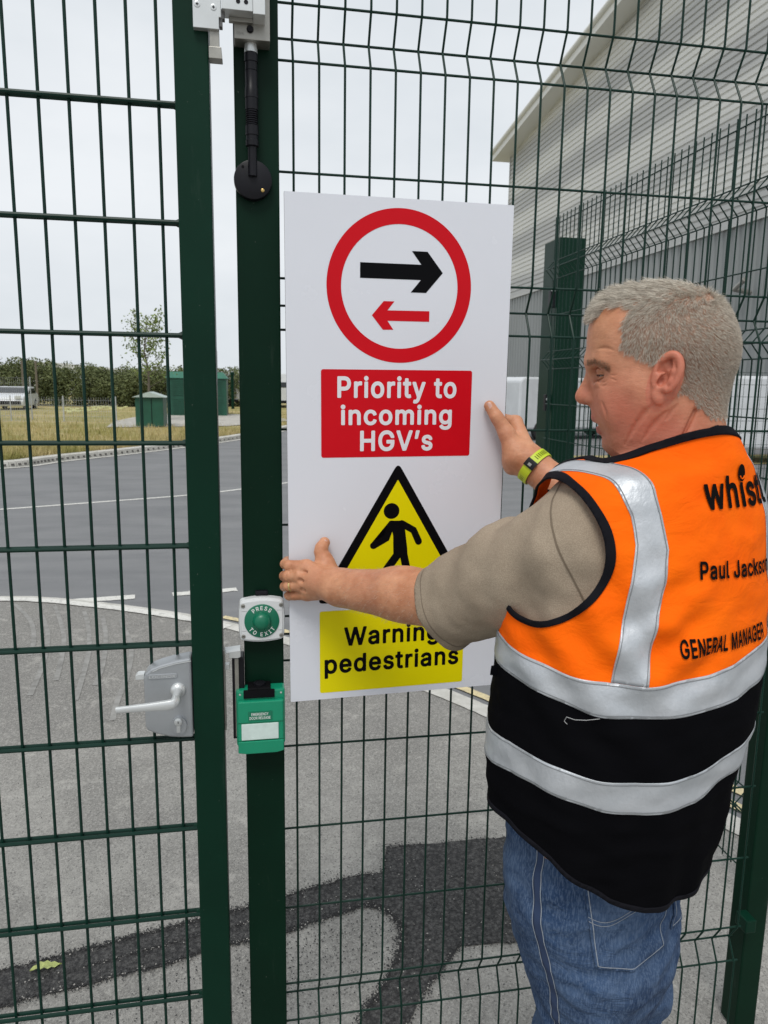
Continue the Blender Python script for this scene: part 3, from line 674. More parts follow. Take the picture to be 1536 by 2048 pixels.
def limb(pts, w):
    """rounded stroke polygon, several strokes make the walking figure"""
    out = []
    P = [np.array(p) for p in pts]
    for side in (1, -1):
        seq = P if side == 1 else P[::-1]
        for i, p in enumerate(seq):
            t = seq[min(i+1, len(seq)-1)]-seq[max(i-1, 0)]; t = t/np.linalg.norm(t); nn = np.array([-t[1], t[0]])
            if i == len(seq)-1:
                for k in range(7): a = k/6*PI; out.append(tuple(p+w*(nn*math.cos(a)+t*math.sin(a))))
            elif i == 0: pass
            else: out.append(tuple(p+nn*w))
    return out
fg = MB()
def addflat(mb, pts, lift):
    bm = bmesh.new(); f = bm.faces.new([bm.verts.new(tuple(s0+s1*x+s2*z+sn*lift)) for x, z in pts]); bmesh.ops.triangulate(bm, faces=[f]); bm.verts.index_update()
    mb.add([v.co[:] for v in bm.verts], [[v.index for v in q.verts] for q in bm.faces]); bm.free()
addflat(fg, circ(-.0135, -.0990, .0162, 40), .0008)
addflat(fg, [(-.0170, -.1203), (-.010, -.1190), (.0085, -.1195), (.0125, -.1215), (.0155, -.140), (.0205, -.178), (.0215, -.195), (.004, -.195), (-.0085, -.192), (-.0055, -.178), (-.0095, -.150)], .0008)
addflat(fg, limb([(-.0135, -.1255), (-.0235, -.1550), (-.0500, -.1690)], .0072), .0009)
addflat(fg, limb([(.0080, -.1255), (.0330, -.1400), (.0440, -.1640)], .0072), .0010)
addflat(fg, limb([(.000, -.190), (-.0205, -.2180), (-.040, -.250)], .0085), .0011)
addflat(fg, limb([(.0130, -.190), (.0195, -.2200), (.0245, -.252)], .0082), .0012)
mk('walking_figure', fg.V, fg.F, SBLK, yt)
ypn = flat('yellow_panel', rrect(-.1597, -.4785, .1480, -.3020, .0045), SYEL)
lettering('sign_lettering', 'Warning', -.1096, .0927, -.3775, .0370, SF, SBLK, ypn, .045, .0008)
lettering('sign_lettering', 'pedestrians', -.1501, .1379, -.4355, .0370, SF, SBLK, ypn, .045, .0008)

# ================================================================== background
LAWALL = Mt('light corrugated cladding', (.60, .60, .56), .5, spec=.3)
WV = LAWALL.n('ShaderNodeTexWave', bands_direction='Z', wave_profile='SIN'); WV.inputs['Scale'].default_value = 1/.40/6.2832*PI*1.0
DKWALL = Mt('grey ribbed cladding', (.27, .285, .285), .5, spec=.3)
for t_, axis in ((LAWALL, 'Z'),):
    pass
_w = LAWALL.wave(.115, 'Z', 'Object', .6); LAWALL.setc(LAWALL.ramp(_w, .25, .8, (.47, .475, .47), (.68, .68, .655)))
DKWALL.setc(DKWALL.ramp(DKWALL.noise(.1, 2), .3, .7, (.235, .25, .25), (.30, .315, .315)))
wh = empty('warehouse', (19, 40, 0), 'large pale warehouse with ribbed cladding above a grey lower wall', 'building')
Dw = 50.0
Pe = at(1022, 304, Dw); XW = Pe[0]; 
def onX(px, py, X): r = ray(px, py); return CC+r*(X/r[0])
e2_ = onX(1225, 62, XW); zb_ = .5*(onX(1024, 592, XW)[2]+onX(1450, 447, XW)[2]); YE = Pe[1]; slope = (e2_[2]-Pe[2])/(YE-e2_[1])
YN = 4.0; zt = lambda y: Pe[2]+slope*(YE-y)
# light cladding: real horizontal ribs, pitch .36 m
V = []; Fc = []
pitch = .27; nz_ = int((zt(YN)-zb_)/pitch)+1
for i in range(nz_):
    z0 = zb_+i*pitch
    for dz, dx in ((0, 0), (.150, 0), (.175, .050), (.225, .050), (.250, 0)):
        z_ = z0+dz
        ya = YE if z_ <= Pe[2] else max(YN, YE-(z_-Pe[2])/slope)
        k = len(V); V += [(XW+dx, ya, z_), (XW+dx, YN, z_)]
for i in range(len(V)//2-1): Fc.append((2*i, 2*i+1, 2*i+3, 2*i+2))
mk('upper_cladding', V, Fc, LAWALL, wh)
# grey cladding: vertical ribs
V = []; Fc = []; y = YN; pr_ = []
while y < YE-.5: pr_ += [(y, 0), (y+.25, 0), (y+.29, .05), (y+.46, .05)]; y += .5
pr_.append((YE, 0))
for yy, dx in pr_: V += [(XW-.06+dx, yy, -.1), (XW-.06+dx, yy, zb_)]
for i in range(len(V)//2-1): Fc.append((2*i, 2*i+2, 2*i+3, 2*i+1))
mk('lower_cladding', V, Fc, DKWALL, wh)
MB().box((XW-.14, YN, zb_-.25), (XW-.0625, YE+.02, zb_+.12)).build('flashing', LAWALL, wh)
MB().box((XW+.1, YN, -.1), (XW+60, YE-.02, Pe[2]-.3)).build('wall_core', DKWALL, wh)
MB().box((XW-.05, YE-.02, -.1), (XW+60, YE+.05, Pe[2]-.1)).build('end_wall', LAWALL, wh)
TRIM = Mt('pale roof trim', (.74, .74, .71), .5)
rt = MB(); a0 = YE+.95; z0 = zt(a0)
P = [(a0, z0-.30), (a0, z0+.45), (YN, zt(YN)+.45), (YN, zt(YN)-.30)]
rt.add([(XW-1.0, y, z) for y, z in P]+[(XW+.8, y, z) for y, z in P], [(0, 1, 2, 3), (7, 6, 5, 4), (0, 4, 5, 1), (1, 5, 6, 2), (0, 3, 7, 4)])
rt.build('roof_verge', TRIM, wh)
MB().tube([(XW-1.02, a0, z0+.22), (XW-1.02, YN, zt(YN)+.22)], .16, 10).build('edge_roll', TRIM, wh, True)
wl_ = onX(1425, 612, XW-.5); wl2 = onX(1478, 585, XW-.5)
MB().box(tuple(wl_-np.array([.2, .35, .3])), tuple(wl_+np.array([.3, .35, .3])), .05).build('wall_light', SILV, wh)
MB().tube([tuple(wl2+np.array([.5, 0, 0])), tuple(wl2+np.array([-.2, 0, .1])), tuple(wl2+np.array([-.3, -.7, .35]))], .09, 8).build('camera_bracket', ALUD, wh, True)

def van(loc, rz, name, label, cat, L_=5.6, W_=2.0, H_=2.1, cab='van', group=None, paintm=WHITE):
    e = empty(name, loc, label, cat, group); e.rotation_euler = (0, 0, 0)
    M = Matrix.Translation(Vector(tuple(map(float, loc)))) @ Matrix.Rotation(rz, 4, 'Z')
    if cab == 'van': side = [(0, .45), (0, H_-.12), (.15, H_), (L_-1.75, H_), (L_-1.45, H_-.08), (L_-.75, 1.28), (L_-.12, 1.02), (L_, .8), (L_, .42), (L_-.3, .36), (.3, .36)]
    elif cab == 'car': side = [(0, .5), (.05, .95), (.55, 1.05), (1.15, H_-.02), (2.4, H_), (3.3, 1.0), (L_-.2, .85), (L_, .6), (L_-.05, .32), (.2, .32)]
    else: side = [(0, .6), (0, H_), (L_-.25, H_), (L_-.05, H_-.6), (L_, 1.4), (L_, .5), (.2, .5)]
    def sidepr(pts, y0, y1):
        mb = MB(); n = len(pts); V = [M @ Vector((x, y0, z)) for x, z in pts]+[M @ Vector((x, y1, z)) for x, z in pts]
        mb.add(V, [tuple(range(n)), tuple(range(2*n-1, n-1, -1))]+[(i, i+n, (i+1) % n+n, (i+1) % n) for i in range(n)]); return mb
    sidepr(side, -W_/2, W_/2).build('body', paintm, e, bevel=.07)
    if cab == 'van': wins = [[(L_-1.75, 1.35), (L_-1.62, H_-.38), (L_-1.42, H_-.3), (L_-.92, 1.35)]]; ws = [(L_-1.38, H_-.24), (L_-.83, 1.42)]
    elif cab == 'car': wins = [[(.75, 1.0), (1.2, H_-.12), (2.3, H_-.1), (3.0, 1.0)]]; ws = [(2.5, H_-.07), (3.2, 1.04)]
    else: wins = [[(L_-1.3, 1.5), (L_-1.3, H_-.5), (L_-.45, H_-.5), (L_-.2, 1.5)]]; ws = [(L_-.06, H_-.65), (L_-.01, 1.5)]
    for w in wins:
        for s_ in (-1, 1): sidepr(w, s_*(W_/2+.004)-.01, s_*(W_/2+.004)+.01).build('side_window', GLASS, e)
    (xa, za), (xb, zb2) = ws; off = .03
    mb = MB(); mb.add([M @ Vector(p) for p in ((xa+off, -W_/2+.18, za+off), (xa+off, W_/2-.18, za+off), (xb+off, W_/2-.12, zb2+off), (xb+off, -W_/2+.12, zb2+off))], [(0, 1, 2, 3)]); mb.build('windscreen', GLASS, e)
    for x in (.95, L_-.95):
        for s_ in (-1, 1):
            wv = MB().lathe([(.30, -.1), (.34, -.09), (.34, .09), (.30, .1), (.12, .1)], M @ Vector((x, s_*(W_/2-.08), .34)), M.to_3x3() @ Vector((0, s_, 0)), 24).build('wheel', TYRE, e, True)
            MB().lathe([(.2, 0), (.19, .015), (.04, .02)], M @ Vector((x, s_*(W_/2+.02), .34)), M.to_3x3() @ Vector((0, s_, 0)), 16).build('rim', SILV, wv)
    for s_ in (-1, 1):
        MB().box((L_-.06, s_*(W_/2-.28)-.16, .72), (L_+.02, s_*(W_/2-.28)+.16, .92), .03, M).build('headlight', SILV, e)
        sidepr([(.02, .6), (.02, .75), (.0, .75), (.0, .6)], s_*(W_/2-.1)-.08, s_*(W_/2-.1)+.08).build('tail_light', SRED, e)
    sidepr([(L_+.005, .42), (L_+.025, .42), (L_+.025, .62), (L_+.005, .62)], -W_/2+.15, W_/2-.15).build('bumper', BLK, e)
    return e
c = onG(1062, 884); van((c[0]-.5, c[1]+1.5, 0), .25, 'van', 'white panel van parked beyond the wire fence left of the man\'s face', 'van', group=None)
van((10.2, 17.6, 0), 2.85-PI, 'van', 'white van with sloping windscreen seen behind the man\'s neck at right', 'van')
c = onG(1500, 900)
# trucks far down the road
van((-2.6, 62, 0), -1.45, 'lorry', 'white lorry with large dark windscreen far down the road seen between the posts', 'lorry', L_=7, W_=2.3, H_=2.6, cab='truck')
van((1.9, 60, 0), -1.50, 'lorry', 'pale lorry with bright headlights far down the road just left of the sign', 'lorry', L_=7, W_=2.3, H_=2.5, cab='truck')
c = onG(62, 808); van((-13.6, 49, 0), -1.5, 'car', 'small white car behind the temporary fence by the trees', 'car', L_=4.3, W_=1.8, H_=1.4, cab='car')

# electrical cabinets
def kiosk(x0, x1, y0, y1, h, rise, name, label, overhang=.06):
    e = empty(name, ((x0+x1)/2, (y0+y1)/2, .12), label, 'cabinet'); 
    b = MB().box((x0, y0, .12), (x1, y1, h), .01).build('cabinet_body', GREEN_CAB, e)
    xm = (x0+x1)/2; o = overhang
    r = MB(); r.add([(x0-o, y0-o, h), (x1+o, y0-o, h), (xm, y0-o, h+rise), (x0-o, y1+o, h), (x1+o, y1+o, h), (xm, y1+o, h+rise)], [(0, 1, 2), (5, 4, 3), (0, 2, 5, 3), (1, 4, 5, 2), (0, 3, 4, 1)])
    r.build('roof', GREEN_CAB, e)
    return e, b
k1, kb1 = kiosk(-4.15, -3.15, 28.9, 30.2, 1.20, .20, 'utility_kiosk', 'small green kiosk with pale pitched roof standing on the verge', .1)
k1.children[1].data.materials[0] = paint('weathered pale roof', (.42, .50, .47), .6, .1, 3).m
MB().box((-3.58, 28.885, .2), (-3.56, 28.9, 1.15)).build('door_gap', BLKM, k1)
gy = 39.0
k2 = empty('substation', (-2.6, gy+1.5, .12), 'large green substation cabinet with louvred doors behind the gate frame', 'cabinet')
MB().box((-4.05, gy, .12), (-1.12, gy+3, 1.98), .01).build('cabinet_body', GREEN_CAB, k2)
r = MB(); r.add([(-4.12, gy-.08, 1.98), (-1.05, gy-.08, 1.98), (-1.05, gy+3.1, 1.98), (-4.12, gy+3.1, 1.98), (-3.9, gy+.35, 2.30), (-1.3, gy+.35, 2.30), (-1.3, gy+2.6, 2.30), (-3.9, gy+2.6, 2.30)], [(0, 1, 5, 4), (1, 2, 6, 5), (2, 3, 7, 6), (3, 0, 4, 7), (4, 5, 6, 7)]); r.build('roof', paint('paler green roof', (.03, .15, .10), .6, .1, 3), k2)
for x in (-3.75, -2.2):
    for z0_ in (.25, 1.15):
        lv = MB().box((x-.05, gy-.012, z0_-.04), (x+.9, gy-.001, z0_+.80))
        for i in range(8): lv.box((x, gy-.035, z0_+i*.095), (x+.85, gy-.008, z0_+i*.095+.05))
        lv.build('louvre', GREEN_CAB, k2)

# mid-distance mesh fence right of the sign
def small_fence(A, B, n, h, name, label, post_r=.03, wires=True, pm=GREEN, step=.12):
    A = np.array(A, float); B = np.array(B, float); e = empty(name, (*((A+B)/2)[:2], 0), label, 'fence')
    for i in range(n+1):
        p = A+(B-A)*i/n; MB().box((p[0]-post_r, p[1]-post_r, 0), (p[0]+post_r, p[1]+post_r, h), .005).build('post', pm, e)
    w = MB(); Ln = np.linalg.norm(B-A); m = int(Ln/step)
    for i in range(m): p = A+(B-A)*i/m; w.tube([(p[0], p[1], .05), (p[0], p[1], h-.05)], .004, 4, False)
    for z in np.arange(.1, h, .22): w.tube([(A[0], A[1], z), (B[0], B[1], z)], .005, 4, False)
    w.build('wire_mesh', pm, e); return e
small_fence((5.05, 12.2), (13.5, 12.6), 3, 2.10, 'mesh_fence', 'dark green mesh fence across the yard behind the white vans', .045)
c = onG(1180, 905)
GV = sheet('yard_verge', [(6.2, 15.8), (16, 16.2), (16, 18.5), (6.2, 18.2)], .01, GRASS_D)
small_fence((-16, 34), (-5.4, 32.3), 5, 1.15, 'barrier_fence', 'low grey temporary barrier fence along the back of the verge', .02, pm=paint('galvanised', (.42, .44, .45), .5, .1, 5), step=.1)
small_fence((-13.5, 26.8), (-9.0, 33.6), 3, 1.9, 'temporary_fence', 'tall grey temporary mesh fence at the far left', .02, pm=paint('galvanised mesh', (.36, .38, .39), .5, .1, 5), step=.1)
MB_ = empty('far_building', (-22, 105, 0), 'long low pale building just above the trees', 'building')
MB().box((-45, 98, 0), (2, 112, 3.2)).build('wall', paint('pale cladding', (.5, .52, .52), .6, .06, .3), MB_)
MB().add([(-34, 97.9, 3.2), (-14, 97.9, 3.2), (-24, 97.9, 4.0), (-34, 112, 3.2), (-14, 112, 3.2), (-24, 112, 4.0)], [(0, 1, 2), (3, 5, 4), (0, 2, 5, 3), (1, 4, 5, 2)]).build('roof', paint('pale roof', (.55, .56, .56), .6, .06, .3), MB_)
MB2 = empty('edge_building', (-36, 60, 0), 'pale flat roofed building peeping in at the far left edge', 'building')
MB().box((-50, 55, 0), (-31.4, 70, 5.6)).build('wall', paint('cream wall', (.5, .49, .45), .6, .06, .3), MB2)
MB().box((-50, 54.6, 5.6), (-30.9, 70, 6.15)).build('roof', TRIM, MB2)
bo = MB(); 

# trees
LEAF = Mt('leaves', (.06, .09, .02), .75, spec=.3)
LEAF.setc(LEAF.ramp(LEAF.noise(.9, 4, .7), .32, .68, (.045, .062, .020), (.145, .170, .065)))
LEAF.over(LEAF.ramp(LEAF.noise(6, 2, .5), .5, .62, (0, 0, 0), (.6,)*3), (.17, .18, .075))
LEAF2 = Mt('young leaves', (.12, .17, .04), .7, spec=.3); LEAF2.setc(LEAF2.ramp(LEAF2.noise(3, 3, .7), .35, .65, (.10, .15, .035), (.22, .27, .07)))
BARK = Mt('bark', (.14, .12, .09), .9)
def tree(x, y, h, w, name, label, cat, n=2600, leafs=.17, trunk=.10, group=None, lm=LEAF, low=.12):
    e = empty(name, (x, y, .1), label, cat, group)
    tb = MB(); tb.tube([(x, y, 0), (x+.05, y, h*.35), (x-.03, y+.05, h*.7)], [trunk, trunk*.7, trunk*.3], 8)
    for i in range(6):
        a = i*1.05+x; z0 = h*(.2+.09*i); tb.tube([(x, y, z0), (x+math.cos(a)*w*.22, y+math.sin(a)*w*.22, z0+h*.13), (x+math.cos(a)*w*.4, y+math.sin(a)*w*.4, z0+h*.3)], [trunk*.5, trunk*.3, trunk*.1], 5)
    tb.build('trunk', BARK, e, True)
    cl_ = []
    for i in range(46):
        a = random.uniform(0, 2*PI); zz = random.uniform(low, 1)**.8; rr = math.sqrt(max(0, 1-((zz-.45)/.62)**2))*random.uniform(.35, 1)
        cl_.append((x+math.cos(a)*rr*w/2, y+math.sin(a)*rr*w/2, h*zz*.93, random.uniform(.10, .17)*w))
    V = []; Fc = []
    for i in range(n):
        cx_, cy_, cz_, r_ = random.choice(cl_); d = Vector(RNG.normal(0, 1, 3)); d.normalize(); q = Vector((cx_, cy_, cz_))+d*r_*(random.random()**.35)*Vector((1, 1, .8)).length/1.62
        if q.z < .15: q.z = .15+random.random()*.3
        s_ = leafs*random.uniform(.5, 1.3); a = Vector(RNG.normal(0, 1, 3)).normalized(); b = a.orthogonal().normalized()
        k = len(V); V += [q-a*s_, q+b*s_*.55, q+a*s_, q-b*s_*.55]; Fc.append((k, k+1, k+2, k+3))
    mk('crown', V, Fc, lm, e); return e
hz = [(-29, 56, 6.2, 7.5), (-25.2, 54, 7.0, 7.5), (-21.5, 57, 6.9, 7.5), (-18.0, 54, 7.6, 6.5), (-14.6, 55, 6.9, 6), (-11.6, 54.5, 5.8, 6.5), (-8.9, 55, 5.4, 6.2), (-6.2, 54, 5.6, 6.2), (-3.6, 55, 5.3, 6.2), (-1.4, 56, 4.9, 5.5)]
names = ['bushy green tree in the far row, leftmost of all', 'rounded green tree second from the left in the far row', 'dense tree third from the left in the far row', 'tallest dark tree in the far row', 'bushy tree directly right of the tallest one in the far row',
         'broad low tree left of the pale building gap', 'low bushy tree in the middle of the far row', 'bushy tree left of the thin sapling', 'green tree behind the small green kiosk', 'last low tree behind the green substation']
for (x, y, h, w), nm in zip(hz, names): tree(x, y, max(2.5, h*.44), w*.80, 'hedge_tree', nm, 'tree', group='trees beyond the verge', n=11000, leafs=.085)
# sapling
sp_ = empty('sapling', (-4.3, 33.5, .1), 'thin young tree with sparse leaves rising behind the kiosk', 'tree')
tb = MB(); sx, sy = -4.25, 33.5
tips = []
tb.tube([(sx, sy, 0), (sx+.05, sy, 2.2), (sx-.1, sy, 3.0), (sx+.05, sy, 4.3)], [.06, .05, .035, .012], 8)
for i in range(22):
    z0 = 1.5+i*.115; a = i*2.4; rr = .95*(1-.018*i); tip = (sx+math.cos(a)*rr, sy+math.sin(a)*rr*.7, z0+.75)
    tb.tube([(sx, sy, z0), (sx+math.cos(a)*rr*.5, sy+math.sin(a)*rr*.35, z0+.28), tip], [.018, .012, .004], 4, False); tips.append(((sx, sy, z0), tip))
tb.build('trunk', BARK, sp_, True)
V = []; Fc = []
for i in range(1500):
    (a, b) = random.choice(tips); t = random.uniform(.4, 1.1); q = Vector(a).lerp(Vector(b), t)+Vector(RNG.normal(0, .13, 3))
    if q.z < 2.8 and random.random() < .5: continue
    s_ = random.uniform(.035, .085); u = Vector(RNG.normal(0, 1, 3)).normalized(); v = u.orthogonal().normalized(); k = len(V); V += [q-u*s_, q+v*s_*.6, q+u*s_, q-v*s_*.6]; Fc.append((k, k+1, k+2, k+3))
mk('crown', V, Fc, LEAF2, sp_)
for i, (px, zt_, nm) in enumerate(((80, 4.0, 'bare wooden pole among the far trees'), (104, 4.0, 'second bare wooden pole among the far trees, right of the first'))):
    g_ = at(px, 700, 52); tag(MB().box((g_[0]-.06, 52, 0), (g_[0]+.06, 52.12, 3.0), .01).build('wooden_pole', BARK), nm, 'pole')
lp = onG(462, 815); tag(MB().tube([(-1.05, 50, 0), (-1.05, 50, 2.3)], .10, 8).lathe([(.14, 0), (.14, .15), (.05, .2)], (-1.05, 50, 2.3), (0, 0, 1), 10).build('bollard_post', GREEN, None, True), 'dark green round post in front of the far lorry', 'post')
tag(MB().tube([(-1.92, 48, 0), (-1.92, 48, 3.7)], .03, 6).build('flag_pole', ALUD, None, True), 'thin grey pole behind the substation', 'pole')

# fallen leaf
lc = onG(90, 1938); lf = MB(); n = 9; V = []; Fc = []
for i in range(n+1):
    t = i/n; w = .016*math.sin(PI*min(1, t*1.02))**.7*(1+.25*((i % 2)*2-1)); p = np.array([lc[0]-.04+t*.085, lc[1]-.01+t*.022]); d = np.array([-.25, .97])
    z = .006+.006*math.sin(t*5); V += [(*(p+d*w), z+.004), (*p, z), (*(p-d*w), z+.005)]
for i in range(n): k = 3*i; Fc += [(k, k+3, k+4, k+1), (k+1, k+4, k+5, k+2)]
tag(mk('fallen_leaf', V, Fc, paint('yellow green leaf', (.42, .47, .16), .6, .2, 60)), 'pale yellow green leaf lying on the dark trench patch', 'leaf')
# ================================================================== implicit modelling: distance fields -> one smooth surface
def v3(*a): return np.array(a, float)
def smin(a, b, k):
    h = np.clip(.5+.5*(b-a)/k, 0, 1); return b*(1-h)+a*h-k*h*(1-h)
def smax(a, b, k): return -smin(-a, -b, k)
class P_:
    """primitive: f(P)->distance, centre and bounding radius for culling"""
    def __init__(s, f, c, r, k=.01, op='+'): s.f, s.c, s.r, s.k, s.op = f, np.asarray(c, float), r, k, op
def cap_(a, b, ra, rb, k=.01, op='+'):
    a = np.asarray(a, float); b = np.asarray(b, float); d = b-a; dd = d@d
    def f(P):
        t = np.clip(((P-a)@d)/dd, 0, 1); return np.linalg.norm(P-a-t[:, None]*d, axis=1)-(ra+(rb-ra)*t)
    return P_(f, (a+b)/2, np.sqrt(dd)/2+max(ra, rb), k, op)
def ell_(c, R3, rad, k=.01, op='+'):
    """ellipsoid at c, rows of R3 = axes, radii rad"""
    c = np.asarray(c, float); M = np.asarray(R3, float); rad = np.asarray(rad, float)
    def f(P):
        q = (P-c)@M.T; k0 = np.linalg.norm(q/rad, axis=1); k1 = np.linalg.norm(q/rad**2, axis=1); return k0*(k0-1)/np.maximum(k1, 1e-9)
    return P_(f, c, rad.max(), k, op)
def chain_(pts, rs, k=.004, op='+'): return [cap_(pts[i], pts[i+1], rs[i], rs[i+1], k, op) for i in range(len(pts)-1)]
def loft_(frame, tab, k=.02, op='+'):
    """elliptic loft: frame=(O, ax, ay, az), tab rows = (h, cx, cy, a, b, p)"""
    O, ax, ay, az = [np.asarray(q, float) for q in frame]; T = np.array(tab, float)
    # densify with smooth interpolation
    def ip(h):
        x = np.clip(h, T[0, 0], T[-1, 0]); i = np.clip(np.searchsorted(T[:, 0], x)-1, 0, len(T)-2)
        t = (x-T[i, 0])/(T[i+1, 0]-T[i, 0]); im = np.maximum(i-1, 0); ip2 = np.minimum(i+2, len(T)-1)
        p0, p1, p2, p3 = T[im, 1:], T[i, 1:], T[i+1, 1:], T[ip2, 1:]; t = t[:, None]
        return .5*((2*p1)+(-p0+p2)*t+(2*p0-5*p1+4*p2-p3)*t*t+(-p0+3*p1-3*p2+p3)*t**3)
    def f(P):
        q = P-O; h = q@az; c = ip(h); x = (q@ax-c[:, 0]); y = (q@ay-c[:, 1]); a = np.maximum(c[:, 2], .004); b = np.maximum(c[:, 3], .004); p = c[:, 4]
        k0 = (np.abs(x/a)**p+np.abs(y/b)**p)**(1/p); d = (k0-1)*np.minimum(a, b)
        return np.maximum(d, np.maximum(T[0, 0]-h, h-T[-1, 0]))
    hm = (T[0, 0]+T[-1, 0])/2; return P_(f, O+az*hm, (T[-1, 0]-T[0, 0])/2+max(T[:, 3].max(), T[:, 4].max())+.1, k, op)

def field(groups, P, cen, rad):
    """groups: list of (list of primitives, k, op)"""
    d = np.full(len(P), 1.0)
    for prims, gk, gop in groups:
        g = None
        for p in prims:
            if np.linalg.norm(p.c-cen) > p.r+rad+.05:
                continue
            v = p.f(P)
            if g is None:
                if p.op == '+': g = v
                continue
            g = smin(g, v, p.k) if p.op == '+' else smax(g, -v, p.k)
        if g is None: continue
        d = smin(d, g, gk) if gop == '+' else smax(d, -g, gk)
    return d
def sdf_mesh(groups, lo, hi, h, B=16, iters=2):
    lo = np.asarray(lo, float); n = np.ceil((np.asarray(hi, float)-lo)/h).astype(int)
    nb = np.ceil(n/B).astype(int)
    D = {}
    cellid = {}; V = []; F = []
    off = np.stack(np.meshgrid(np.arange(B+2), np.arange(B+2), np.arange(B+2), indexing='ij'), -1)
    allkeys = []; allpos = []; quads = []
    NX = np.array([1, n[0]+4*B, (n[0]+4*B)*(n[1]+4*B)], dtype=np.int64)
    half = h*B*.5*1.7321
    for bx in range(nb[0]):
        for by in range(nb[1]):
            for bz in range(nb[2]):
                g0 = np.array([bx, by, bz])*B; cen = lo+(g0+B/2)*h
                if abs(field(groups, cen[None], cen, half)[0]) > half*1.5+.012: continue
                idx = off+g0; P = (lo+idx*h).reshape(-1, 3)
                d = field(groups, P, cen, half+2*h).reshape(B+2, B+2, B+2)
                s = d < 0
                if s.all() or not s.any(): continue
                c = s[:-1, :-1, :-1].astype(np.int8)+s[1:, :-1, :-1]+s[:-1, 1:, :-1]+s[:-1, :-1, 1:]+s[1:, 1:, :-1]+s[1:, :-1, 1:]+s[:-1, 1:, 1:]+s[1:, 1:, 1:]
                act = (c > 0) & (c < 8); ci = np.argwhere(act)
                if not len(ci): continue
                acc = np.zeros((len(ci), 3)); cnt = np.zeros(len(ci))
                for ax in range(3):
                    for u in (0, 1):
                        for w in (0, 1):
                            o0 = np.zeros(3, int); oth = [i for i in range(3) if i != ax]; o0[oth[0]] = u; o0[oth[1]] = w; o1 = o0.copy(); o1[ax] = 1
                            a = d[tuple((ci+o0).T)]; b = d[tuple((ci+o1).T)]; m = (a < 0) != (b < 0)
                            t = np.where(m, a/np.where(m, a-b, 1), 0); q = np.tile(o0.astype(float), (len(ci), 1)); q[:, ax] += t
                            acc += q*m[:, None]; cnt += m
                pos = lo+(ci+g0+acc/cnt[:, None])*h
                keys = (ci+g0)@NX; allkeys.append(keys); allpos.append(pos)
                # faces on edges whose lower corner lies in this block (indices 1..B)
                for ax in range(3):
                    oth = [i for i in range(3) if i != ax]; sl0 = [slice(1, B+1)]*3; sl1 = list(sl0); sl1[ax] = slice(2, B+2)
                    A = s[tuple(sl0)]; Bq = s[tuple(sl1)]; ee = np.argwhere(A != Bq)
                    if not len(ee): continue
                    flip = A[tuple(ee.T)]; base = ee+1+g0; e0 = np.zeros(3, int); e0[oth[0]] = 1; e1 = np.zeros(3, int); e1[oth[1]] = 1
                    k = [(base-e0-e1)@NX, (base-e1)@NX, base@NX, (base-e0)@NX]
                    q = np.stack(k, 1); 
                    if ax == 1: flip = ~flip
                    q[~flip] = q[~flip][:, ::-1]; quads.append(q)
    keys = np.concatenate(allkeys); pos = np.concatenate(allpos); uk, ui = np.unique(keys, return_index=True); pos = pos[ui]
    q = np.concatenate(quads); fi = np.searchsorted(uk, q); fi = np.clip(fi, 0, len(uk)-1); ok = (uk[fi] == q).all(1); fi = fi[ok]
    for _ in range(iters): pos = relax(pos, fi, .5)
    return pos, fi
def relax(pos, F, lam=.5):
    acc = np.zeros_like(pos); cnt = np.zeros(len(pos)); k = F.shape[1]
    for i in range(k):
        a, b = F[:, i], F[:, (i+1) % k]
        for j in range(3): acc[:, j] += np.bincount(a, pos[b, j], len(pos))+np.bincount(b, pos[a, j], len(pos))
        cnt += np.bincount(a, minlength=len(pos))+np.bincount(b, minlength=len(pos))
    return pos*(1-lam)+lam*acc/np.maximum(cnt, 1)[:, None]
def tri(F): return np.concatenate([F[:, [0, 1, 2]], F[:, [0, 2, 3]]]) if F.shape[1] == 4 else F
def vnormals(V, F):
    n = np.cross(V[F[:, 1]]-V[F[:, 0]], V[F[:, 2]]-V[F[:, 0]]); N = np.zeros_like(V)
    for i in range(3):
        for j in range(3): N[:, j] += np.bincount(F[:, i], n[:, j], len(V))
    return N/np.maximum(np.linalg.norm(N, axis=1), 1e-12)[:, None]
def fnoise(V, scale, seed=0, stretch=(1, 1, 1)):
    return np.array([noise.noise(Vector((x*scale*stretch[0]+seed, y*scale*stretch[1]+seed*1.7, z*scale*stretch[2]-seed))) for x, y, z in V])
def mkarr(name, V, F, mat, parent=None, smooth=True, thick=0, offset=-1, attrs=None):
    me = bpy.data.meshes.new(name); k = F.shape[1]
    me.vertices.add(len(V)); me.vertices.foreach_set('co', np.asarray(V, np.float32).ravel())
    me.loops.add(len(F)*k); me.loops.foreach_set('vertex_index', np.asarray(F, np.int32).ravel())
    me.polygons.add(len(F)); me.polygons.foreach_set('loop_start', np.arange(0, len(F)*k, k, dtype=np.int32)); me.polygons.foreach_set('loop_total', np.full(len(F), k, np.int32))
    me.update(calc_edges=True); me.validate(); me.materials.append(mat_of(mat))
    if smooth: me.polygons.foreach_set('use_smooth', [True]*len(me.polygons))
    for nm, arr in (attrs or {}).items():
        if len(arr) == len(me.vertices):
            at_ = me.attributes.new(nm, 'FLOAT', 'POINT'); at_.data.foreach_set('value', np.asarray(arr, np.float32))
    o = bpy.data.objects.new(name, me); COL.objects.link(o)
    if parent is not None: link(o, parent)
    if thick: md = o.modifiers.new('cloth', 'SOLIDIFY'); md.thickness = thick; md.offset = offset
    return o
LET1 = (-.27, .77, 1.601, 1.599, .039)
LET2 = (-.37, .65, 1.515, 1.505, .021)
LET3 = (-.535, .43, 1.419, 1.420, .0205)
DOT = (.295, 1.643)
